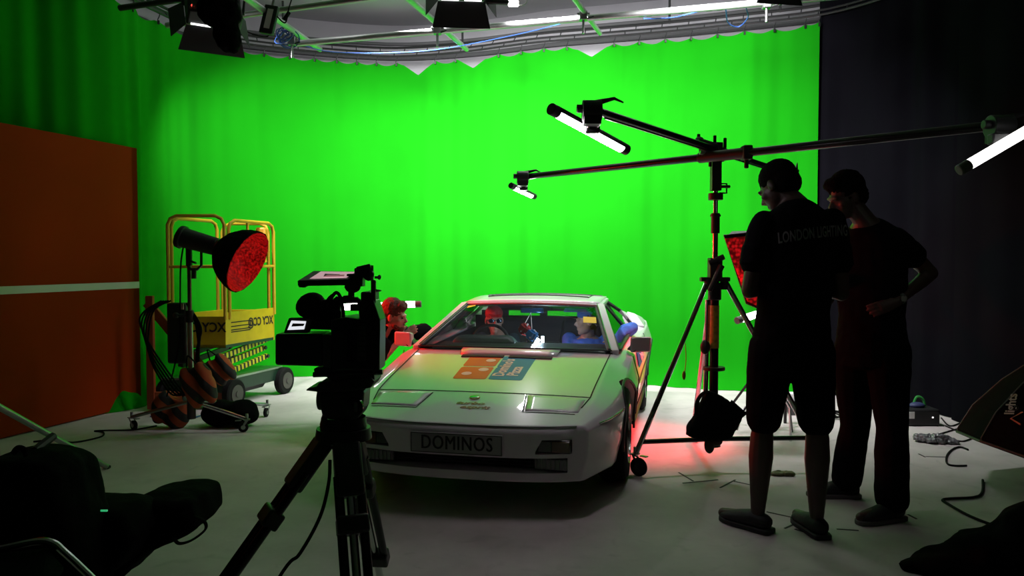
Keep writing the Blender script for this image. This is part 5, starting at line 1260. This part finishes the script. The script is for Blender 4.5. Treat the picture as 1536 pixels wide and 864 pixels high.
# lettering across the shoulders, laid on the cloth of the shirt
dg = bpy.context.evaluated_depsgraph_get(); dg.update()
shirt = [o for o in t.children if o.name.startswith('t_shirt')][0]
tx = text('LONDON LIGHTING', .098, mat('faded_print', (.13,.13,.13), .8), Matrix(), None, name='back_lettering', sx=.60, bold=.002, ext=.0002, space=1.05)
inv = wmat(t).inverted()
xA, xB = a1(1157, 350).x, a1(1262, 350).x; tw = [v.co.x for v in tx.data.vertices]; t0_, t1_ = min(tw), max(tw)
for v in tx.data.vertices:
    u = (v.co.x-t0_)/(t1_-t0_); x = xA+(xB-xA)*u; z = a1(1205, 357-12*u+8*(u-.5)**2).z + v.co.y*.8
    ok, loc, nrm, idx = shirt.ray_cast(inv @ V((x, 2.5, z)), V((0, 1, 0)))
    v.co = (loc + V((0,-.004,0)) if ok else inv @ V((x, 3.80, z))) + V((0, v.co.z, 0))
tx.parent = shirt; MATS['faded_print']
# --- man B
Y2 = 4.40
a2 = lambda px, py, Y=Y2: at(px, py, Y)
JB = dict(HL=a2(1283,528,4.50), HR=a2(1332,530,4.36), KL=a2(1282,640,4.55), KR=a2(1338,648,4.28), AL=V((2.06, 4.60, .10)), AR=V((2.13, 4.18, .10)),
          TL=V((1.86, 4.62, .04)), TR=V((1.93, 4.12, .04)), SL=a2(1268,362,4.55), SR=a2(1346,360,4.32), N=a2(1296,330), H=a2(1270,296,4.42), F=(-.90, -.15, -.34), U=(.1,0,1),
          EL=a2(1240,450,4.6), ER=a2(1396,410,4.42), WL=a2(1225,430,4.5), WR=a2(1346,452,4.26),
          handL=((-1,.0,.3),(0,0,1),(0,1,0),.6), handR=((-.9,.1,-.35),(.1,.9,-.2),(0,-.3,.9),.35), w=1.12)
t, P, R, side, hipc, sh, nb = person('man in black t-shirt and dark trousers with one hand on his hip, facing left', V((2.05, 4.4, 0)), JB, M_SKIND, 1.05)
tee(t, JB, .50, M_TEE, hem=-.12, infl=.018); bottoms(t, JB, 1.93, mat('dark_trousers', (.006,.006,.007), .95, bump=.3, spec=.03), 'trousers', .026, .018)
hair(t, P, R, M_HAIRD, 1.05, .016, vol=1.03, front=.008)
shoe(t, JB['AL'], JB['TL'], M_SHOE, M_SOLE, 'sneaker'); shoe(t, JB['AR'], JB['TR'], M_SHOE, M_SOLE, 'sneaker')
wv = (JB['WR']-JB['ER']).normalized(); MB().cyl(JB['WR']-wv*.045, JB['WR']-wv*.025, .034).build('watch_strap', M_STEEL, t); MB().box(JB['WR']-wv*.035+V((.0,-.036,0)), (.03,.01,.03)).build('watch_dial', mat('watch_face', (.3,.3,.28), .3), t, bevel=.003)
# --- bearded man left of the car
a3 = lambda px, py, Y=5.95: at(px, py, Y)
JC = dict(HL=V((-1.36, 6.58, .86)), HR=V((-1.30, 6.24, .86)), KL=V((-1.30, 6.63, .48)), KR=V((-1.20, 6.22, .48)), AL=V((-1.48, 6.63, .10)), AR=V((-1.41, 6.22, .10)), TL=V((-1.28, 6.65, .04)), TR=V((-1.20, 6.22, .04)),
          SL=a3(622,498,6.50), SR=a3(572,518,6.15), N=a3(583,499,6.32), H=a3(591,475,6.30), F=(.93, -.22, -.12), U=(-.05,0,1),
          EL=a3(650,498,6.62), ER=a3(562,548,6.13), WL=a3(668,500,6.75), WR=a3(601,509,6.27),
          handL=((1,0,-.1),(0,0,-1),(0,-1,0),.4), handR=((.80,.0,.60),(.5,.80,-.2),(-.4,0,1),.12), w=.97)
t, P, R, side, hipc, sh, nb = person('bearded man in black t-shirt, lit red, hand raised beside the car', V((-1.35, 6.4, 0)), JC, M_SKIN, 1.03)
tee(t, JC, .55, M_TEE, infl=.018); bottoms(t, JC, 1.93, MATS['dark_trousers'], 'trousers')
hair(t, P, R, M_HAIRB, 1.03, .018, vol=1.04, front=.014, disp=.007)
mb = MB(); mb.ell(P(0,.055,-.088), (.048,.044,.036), R); mb.ell(P(0,.030,-.066), (.062,.050,.036), R); mb.ell(P(0,.098,-.052), (.026,.010,.006), R); remeshed(mb, 'beard', M_HAIRB, t, .007, 2, .004, .015)
mb = MB()
for s in (-1, 1): mb.ell(P(s*.033, .086, .003), (.011,.009,.007), R, 10, 8)
mb.build('eyes', mat('eye_dark', (.05,.03,.03), .2), t)
shoe(t, JC['AL'], JC['TL'], M_SHOE, M_SOLE, 'sneaker'); shoe(t, JC['AR'], JC['TR'], M_SHOE, M_SOLE, 'sneaker')
# --- driver and passenger
def seated(label, lx, hl, Fl, shirt_m, skin, arms, sc=.98):
    k = lambda x, y, z: cw((x, y, z)); f3 = lambda v: (CM.to_3x3() @ V(v))
    J = dict(HL=k(lx-.09,2.48,.46), HR=k(lx+.09,2.48,.46), KL=k(lx-.11,2.08,.54), KR=k(lx+.11,2.08,.54), AL=k(lx-.10,1.72,.40), AR=k(lx+.10,1.72,.40), TL=k(lx-.10,1.62,.44), TR=k(lx+.10,1.62,.44),
             SL=k(lx-.165,2.63,.745), SR=k(lx+.165,2.63,.745), N=k(lx,2.62,.785), H=k(*hl), F=f3(Fl), U=(0,0,1), w=.9)
    for q, v in arms.items(): J[q] = k(*v)
    J['handL'] = (f3((.1,-.9,.2)), (0,0,-1), f3((1,0,0)), .9); J['handR'] = (f3((-.1,-.9,.2)), (0,0,-1), f3((-1,0,0)), .9)
    t, P, R, *_ = person(label, k(lx, 2.4, .44), J, skin, sc, .007)
    return t, P, R, J
t, P, R, J = seated('driver in sunglasses and red cap behind the windscreen, left of the hanging dice', -.40, (-.40, 2.50, .925), (.35, -.93, -.05), None, M_SKIN,
                    dict(EL=(-.60,2.38,.60), ER=(-.20,2.36,.60), WL=(-.50,2.16,.74), WR=(-.20,2.15,.76)))
tee(t, J, .6, mat('dark_blue_tee', (.015,.04,.07), .9), infl=.012); bottoms(t, J, 1.8, MATS['dark_trousers'], 'trousers', .012)
mb = MB(); mb.ell(P(0,-.012,.060), (.082,.104,.074), R); remeshed(mb, 'cap', mat('red_cap', (.40,.03,.03), .85), t, .008, 3)
MB().add([P(-.062,.072,.062), P(.062,.072,.062), P(.045,.15,.045), P(-.045,.15,.045)], [[0,1,2,3]]).build('cap_brim', MATS['red_cap'], t, solid=.006, smooth=False)
mb = MB()
for s in (-1, 1): mb.ell(P(s*.034, .094, .004), (.029,.008,.021), R)
mb.cyl(P(-.02,.098,.01), P(.02,.098,.01), .004); mb.cyl(P(-.062,.088,.01), P(-.076,.0,.0), .003); mb.cyl(P(.062,.088,.01), P(.076,.0,.0), .003); mb.build('sunglasses', mat('mirror_lens', (.02,.05,.08), .05, .6, coat=1), t)
t, P, R, J = seated('passenger in blue denim shirt with his elbow out of the window', .43, (.44, 2.52, .925), (-.93, -.30, -.05), None, M_SKIN,
                    dict(EL=(.28,2.36,.52), ER=(.835,2.42,.885), WL=(.30,2.12,.56), WR=(.70,2.26,.79)))
tee(t, J, 1.85, M_BLUE, infl=.014, name='denim_shirt', disp=.012, w=.98); bottoms(t, J, 1.8, MATS['dark_trousers'], 'trousers', .012)
hair(t, P, R, M_HAIRD, .98, .006, vol=1.02)
mb = MB(); mb.ell(P(0,-.010,.066), (.081,.102,.066), R); remeshed(mb, 'cap', mat('blue_cap', (.03,.10,.30), .85), t, .008, 3)

# ================================================================== FLOOR CLUTTER
def cable(pts, r, label, m=None, name='floor_cable', k=8):
    return tag(MB().tube(smoothpath([V((p[0], p[1], p[2] if len(p) > 2 else r+.001)) for p in pts], k), r, 7).build(name, m or M_RUB), label, 'cable')
gp = lambda px, py: tuple(G(px, py)[:2])
cable([gp(1536,802), gp(1490,790), gp(1452,775), gp(1420,757), gp(1414,752), gp(1425,750), gp(1460,748), gp(1473,741), gp(1474,722)], .008, 'black cable snaking out from under the large softbox to the right edge')
cable([gp(1450,700), gp(1432,700), gp(1421,697), gp(1420,686), gp(1428,676), gp(1440,672), gp(1452,676)], .007, 'black cable looped just left of the large softbox')
cable([gp(1520,803), gp(1470,797), gp(1442,799), gp(1440,806), gp(1448,818), gp(1470,828)], .008, 'black cable loop beside the dark bag at bottom right')
cable([gp(1412,628), gp(1425,640), gp(1445,634), gp(1450,640), gp(1430,646), gp(1410,652)], .006, 'tangled cables running from the black box on the floor')
cable([gp(1418,640), gp(1440,648), gp(1456,645), gp(1462,655), gp(1445,663), gp(1428,660)], .006, 'second thin cable curling between the black box and the softbox')
cable([gp(50,664), gp(80,661), gp(110,665), gp(150,657), gp(155,650), gp(142,648), gp(160,647), gp(200,646), gp(235,640)], .007, 'black cable running along the floor in front of the orange flat')
cable([gp(55,676), gp(75,685), gp(95,684), gp(104,678), gp(90,672), gp(70,675), gp(60,684), gp(80,690)], .007, 'black cable coil on the floor behind the black backpack')
cable([gp(300,625), gp(285,628), gp(250,624), gp(225,626)], .007, 'blue cable on the floor behind the dome light stand', MATS['blue_cable'])
# tape T marks
M_TAPE = mat('dark_tape', (.03, .025, .025), .7)
def tmark(a, b, c, d, label):
    t = thing('floor_mark', label, 'tape mark', G(*b)); 
    for p, q in ((a, b), (c, d)):
        P_, Q_ = G(*p), G(*q); w_ = V((-(Q_-P_).y, (Q_-P_).x, 0)).normalized()*.006
        MB().prism([P_-w_+V((0,0,.001)), Q_-w_+V((0,0,.001)), Q_+w_+V((0,0,.001)), P_+w_+V((0,0,.001))], (0,0,.0015)).build('tape_strip', M_TAPE, t, smooth=False)
tmark((1018,709), (1040,722), (1024,725), (1077,720), 'dark tape mark on the floor below the saddle bag')
tmark((1103,720), (1080,732), (1100,722), (1128,728), 'dark tape mark on the floor left of the man in shorts')
tmark((1150,768), (1200,779), (1212,777), (1177,793), 'dark tape mark between the clogs of the man in shorts')
tmark((1192,794), (1205,798), (1255,794), (1288,796), 'dark tape mark right of the man in shorts')
tmark((1378,681), (1388,686), (1389,685), (1419,686), 'dark tape mark on the floor below the plastic bag')
tmark((1492,787), (1506,788), (1504,784), (1506,791), 'small tape mark at the far right near the dark bag')
tmark((1362,772), (1375,779), (1362,772), (1374,778), 'short tape mark right of the sneakers')
# black unit with green light
p0 = G(1386, 640); t = thing('power_unit', 'black box shaped unit on the floor by the foot of the black drape', 'power unit', p0)
MB().box(p0+V((0,.12,.075)), (.30,.22,.15)).build('case', M_BLK, t, bevel=.02, seg=3); MB().box(p0+V((-.105,.006,.10)), (.045,.006,.06)).build('label_plate', M_WHITE, t)
MB().box(p0+V((.08,.006,.08)), (.012,.006,.012)).build('white_led', emis('white_led', (1,1,1), 1), t)
MB().ell(p0+V((-.0,.12,.165)), (.07,.05,.03)).build('blue_cloth_lid', mat('dark_blue', (.03,.04,.12), .6), t)
MB().tube(smoothpath([p0+V((.0,.18,.16)), p0+V((.03,.18,.23)), p0+V((.08,.17,.21)), p0+V((.10,.16,.12))], 5), .012, 7).build('green_handle', mat('green_webbing', (.02,.25,.04), .7), t)
# crumpled plastic bag
mb = MB(); c_b = G(1405, 665)
mb.ell(c_b+V((0,.02,.03)), (.12,.07,.035)); mb.ell(c_b+V((-.10,.05,.03)), (.07,.04,.03)); mb.ell(c_b+V((.10,0,.02)), (.07,.06,.022)); mb.ell(c_b+V((.02,.0,.05)), (.05,.04,.03))
tag(remeshed(mb, 'plastic_bag', mat('grey_plastic_film', (.16,.16,.17), .25, coat=.5), None, .007, 2, .022, .035), 'crumpled grey plastic bag on the floor left of the large softbox', 'plastic bag')
# glove like cloth near the tape
mb = MB(); c_b = G(1178, 713); mb.box(c_b+V((.02,0,.014)), (.07,.07,.02)); mb.ell(c_b+V((-.06,0,.012)), (.05,.035,.012)); mb.ell(c_b+V((-.03,.04,.012)), (.03,.02,.012))
tag(remeshed(mb, 'glove', mat('olive_fabric', (.10,.10,.04), .8), None, .006, 3, .005, .03), 'small olive work glove on the floor behind the man in shorts', 'glove')
# small things glimpsed behind the men
t = thing('hanging_tool_strap', 'orange banded strap with a pale spike between the two men', 'strap', at(1252, 560, 6.4))
MB().cyl(at(1258.5, 486, 6.4), at(1257.5, 523, 6.4), .004, .010, 8).build('pale_spike', mat('pale_wood', (.45,.38,.34), .6), t)
mb = MB()
for y in (532, 543, 554): mb.ell(at(1253, y, 6.4), (.022,.02,.022), n=10, m=8)
mb.build('orange_band', mat('band_orange', (.55,.08,.03), .6), t); MB().tube([at(1258,522,6.4), at(1253,540,6.4), at(1252,560,6.4), at(1253,585,6.4)], .012, 8).build('dark_cord', M_TRIM, t)
MB().box(at(1249, 585, 6.4), (.05,.03,.03)).build('green_tab', mat('green_plastic', (.02,.35,.06), .5), t, bevel=.004)
t = thing('wheeled_dolly', 'pale dolly wheel glimpsed between the legs of the man in shorts', 'dolly', G(1187, 622))
w0 = G(1187, 622); MB().lathe(w0+V((0,0,.07)), (.3,-1,0), [(0,.01),(0,.062),(.008,.068),(.03,.068),(.035,.06),(.035,.01)], 24).build('wheel', mat('dark_grey_wheel', (.06,.06,.06), .5), t)
MB().hexa([w0+V(v) for v in ((-.06,.0,.10),(.10,.0,.10),(.10,.14,.10),(-.06,.14,.10),(-.04,.02,.2),(.06,.02,.2),(.06,.12,.2),(-.04,.12,.2))]).build('bracket', M_WHITE, t, bevel=.01)
mb = MB(); c_b = G(1248, 628); 
for k in range(4): mb.tube(arc(c_b+V((.02*k,.03,.02+.006*k)), .05+.01*k, 0, 2*PI, 16, (1,.1,0), (0,1,.15))[:-1], .007, 6, closed=True)
tag(mb.build('coiled_cable', M_RUB), 'coiled dark cable on the bright floor between the two men', 'cable')
t = thing('hoop_stand', 'low bent chrome tube stand behind the saddle bag', 'stand', G(1150, 665))
MB().tube([at(1105,645,5.9), at(1112,622,5.9), at(1122,606,5.9), at(1135,598,5.9), at(1160,596,5.9), at(1178,600,5.9), at(1185,612,5.9), at(1186,662,5.9)], .011, 8).build('bent_tube', M_CHR, t)
# --- large softbox lying at right
rc = V((3.48, 4.75, .16)); apx = V((3.72, 4.75, .93)); axx = (apx-rc).normalized()
t = thing('large_softbox', 'large black octagonal softbox standing on the floor at the right edge', 'softbox', (3.42, 4.75, 0))
prof = [(0, .57), (.02, .58), (.20, .54), (.42, .43), (.62, .29), (.80, .10)]
MB().lathe(rc, axx, prof, 10).build('fabric_shell', M_CLOTHB, t, smooth=False, solid=.006)
ua = axx.orthogonal().normalized(); ub = axx.cross(ua)
for k in range(10):
    a = 2*PI*k/10; MB().tube([rc+axx*d+(ua*math.cos(a)+ub*math.sin(a))*(r+.004) for d, r in prof], .005, 6).build('seam_piping', mat('seam_grey', (.09,.09,.09), .7), t)
MB().tube([rc+(ua*math.cos(2*PI*k/10)+ub*math.sin(2*PI*k/10))*.58 for k in range(10)], .010, 8, closed=True).build('rim_edge', M_BLK, t)
MB().cyl(rc+axx*.84, rc+axx*1.0, .09, .08).build('speed_ring', M_BLK, t)
dg = bpy.context.evaluated_depsgraph_get(); dg.update()
def on_shell(px, py):
    o = V((0,0,HC)); d = ray(px, py).normalized(); sh_ = [c for c in t.children if c.name.startswith('fabric_shell')][0]; iv = wmat(t).inverted()
    ok, loc, n_, i_ = sh_.ray_cast(iv @ o, d); return (wmat(t) @ loc - d*.006) if ok else at(px, py, 4.7)
o1, o2, o3 = on_shell(1512, 622), on_shell(1520, 622), on_shell(1516, 600)
ctr = on_shell(1519, 612); nn_ = (o2-o1).cross(o3-o1).normalized(); up_ = (o3-o1).normalized()
text('lights', .075, mat('pale_print', (.45,.44,.43), .6), frame(on_shell(1517, 606)-ray(1517,606).normalized()*.012, up_, -(o2-o1)), t, name='side_lettering', bold=.0015)
ch = [on_shell(x, y) for x, y in ((1534, 618), (1516, 628), (1531, 637))]
MB().tube(ch, .009, 6, flat=.4).build('chevron_logo', mat('orange_print', (.55,.22,.12), .6), t)
# --- dark bag bottom right
t = thing('dark_jacket', 'black jacket heaped on something at the bottom right corner', 'jacket', V((2.2, 3.4, 0)))
mb = MB()
for x, y, z, a, b, c_h in ((2.62,3.5,.1,.36,.22,.25), (2.32,3.5,.05,.26,.2,.14), (2.06,3.5,.03,.19,.15,.065), (1.93,3.52,.02,.10,.08,.035)): mb.ell((x, y, max(z, c_h*.45)), (a, b, c_h))
remeshed(mb, 'folded_cloth', M_CLOTHB, t, .018, 4, .02, .16)
# --- bags bottom left
def bag(name, label, ells, disp=.012, sx=.014, group=None, cat='bag', m=M_NYL):
    t = thing(name, label, cat, V((ells[0][0], ells[0][1], 0))); mb = MB()
    for x, y, z, a, b, c in ells: mb.ell((x, y, z), (a, b, c), n=18, m=12)
    o = remeshed(mb, name+'_body', m, t, sx, 5, disp, .15)
    for v in o.data.vertices: v.co.z = max(v.co.z, .003)
    return t
def hull_bag(t, name, m, poly, Ya, Yb, r=.010, disp=.010):
    n_ = [at(x, y, Ya) for x, y in poly]; k = len(n_); c = sum(n_, V((0,0,0)))/k; rings = []
    for f, e in ((0, .80), (.12, .95), (.5, 1.0), (.88, .95), (1, .80)):
        rings.append([c+(q-c)*e+V((0, (Yb-Ya)*f, 0)) for q in n_])
    vs = [v for q in rings for v in q]; fs = [list(range(k))[::-1], list(range(4*k, 5*k))]
    for i in range(4): fs += [[i*k+j, i*k+(j+1) % k, (i+1)*k+(j+1) % k, (i+1)*k+j] for j in range(k)]
    o = remeshed(MB().add(vs, fs), name, m, t, .014, 4, disp, .12)
    zmin = .003 - wmat(t).translation.z
    for v in o.data.vertices: v.co.z = max(v.co.z, zmin)
    return o
t = thing('backpack', 'tall black equipment backpack standing at the lower left edge', 'backpack', (-1.95, 2.7, 0))
hull_bag(t, 'pack_body', M_NYL, [(-60,702),(-20,692),(20,690),(56,697),(76,712),(84,745),(96,780),(108,840),(114,1010),(-60,1010)], 2.62, 2.95)
MB().tube(smoothpath([at(20,680,2.7), at(26,672,2.7), at(36,674,2.7), at(40,684,2.7)], 5), .010, 7).build('grab_handle', M_NYL, t); MB().tube([at(52,676,2.8), at(80,654,2.9)], .016, 8).build('tripod_head_stub', M_BLK, t)
t = thing('holdall', 'black holdall lying open in the middle of the bags at lower left', 'bag', (-1.55, 2.9, 0))
hull_bag(t, 'holdall_body', M_NYL, [(90,768),(120,766),(150,768),(180,772),(200,810),(170,860),(130,890),(95,890)], 2.85, 3.15, disp=.008)
MB().box(at(133, 768, 2.82), (.045,.006,.009)).build('lit_green_display', emis('green_display', (.05,1,.35), .6), t); MB().box(at(154, 766, 2.84), (.036,.006,.006)).build('lit_green_display', emis('green_display2', (.05,1,.35), .35), t)
t = thing('camera_bag', 'rounded black camera bag with a webbing strap, right of the backpack', 'bag', (-1.45, 3.3, 0))
hull_bag(t, 'bag_body', M_NYL, [(150,785),(172,768),(200,757),(235,752),(262,754),(282,756),(287,776),(290,800),(268,812),(225,832),(205,846),(160,886),(120,912),(110,860)], 3.05, 3.45, disp=.008)
MB().tube(smoothpath([at(291,775,3.0), at(306,782,3.0), at(309,792,3.0), at(300,802,3.0), at(284,812,3.0), at(268,815,3.0), at(260,806,3.0)], 5), .013, 8, flat=.35).build('webbing_strap', M_NYL, t)
# silver leg from a stand outside the frame
t = thing('silver_light_stand', 'silver stand leg reaching in from the left edge onto the floor', 'light stand', G(162, 704))
ft = G(163, 703); MB().tube([ft+V((-.01,0,.012)), at(0, 611, 4.3), at(-80, 565, 3.8)], .019, 12).build('leg', M_STEEL, t); MB().cyl(ft+V((-.03,-.0,.018)), ft+V((.006,0,.006)), .017).build('rubber_foot', M_RUB, t)
MB().tube([at(75, 658, 4.7), at(50, 682, 4.5)], .012, 8).build('brace_strut', M_BLK, t)
# chrome chair tube, bottom left corner
t = thing('folding_chair', 'bent chrome frame tube of a chair at the bottom left corner', 'chair', V((-1.35, 1.9, 0)))
MB().tube(smoothpath([at(-60,832,2.2), at(0,823,2.2), at(55,812,2.2), at(80,815,2.2), at(96,828,2.2), at(120,850,2.2), at(150,880,2.2), at(210,945,2.2)], 6), .011, 10).build('bent_tube', M_CHR, t)
MB().prism([at(-60,836,2.2), at(70,822,2.2), at(95,850,2.1), at(60,900,1.9), at(-60,900,1.9)], (0,0,-.012)).build('seat_pad', M_NYL, t, smooth=False)
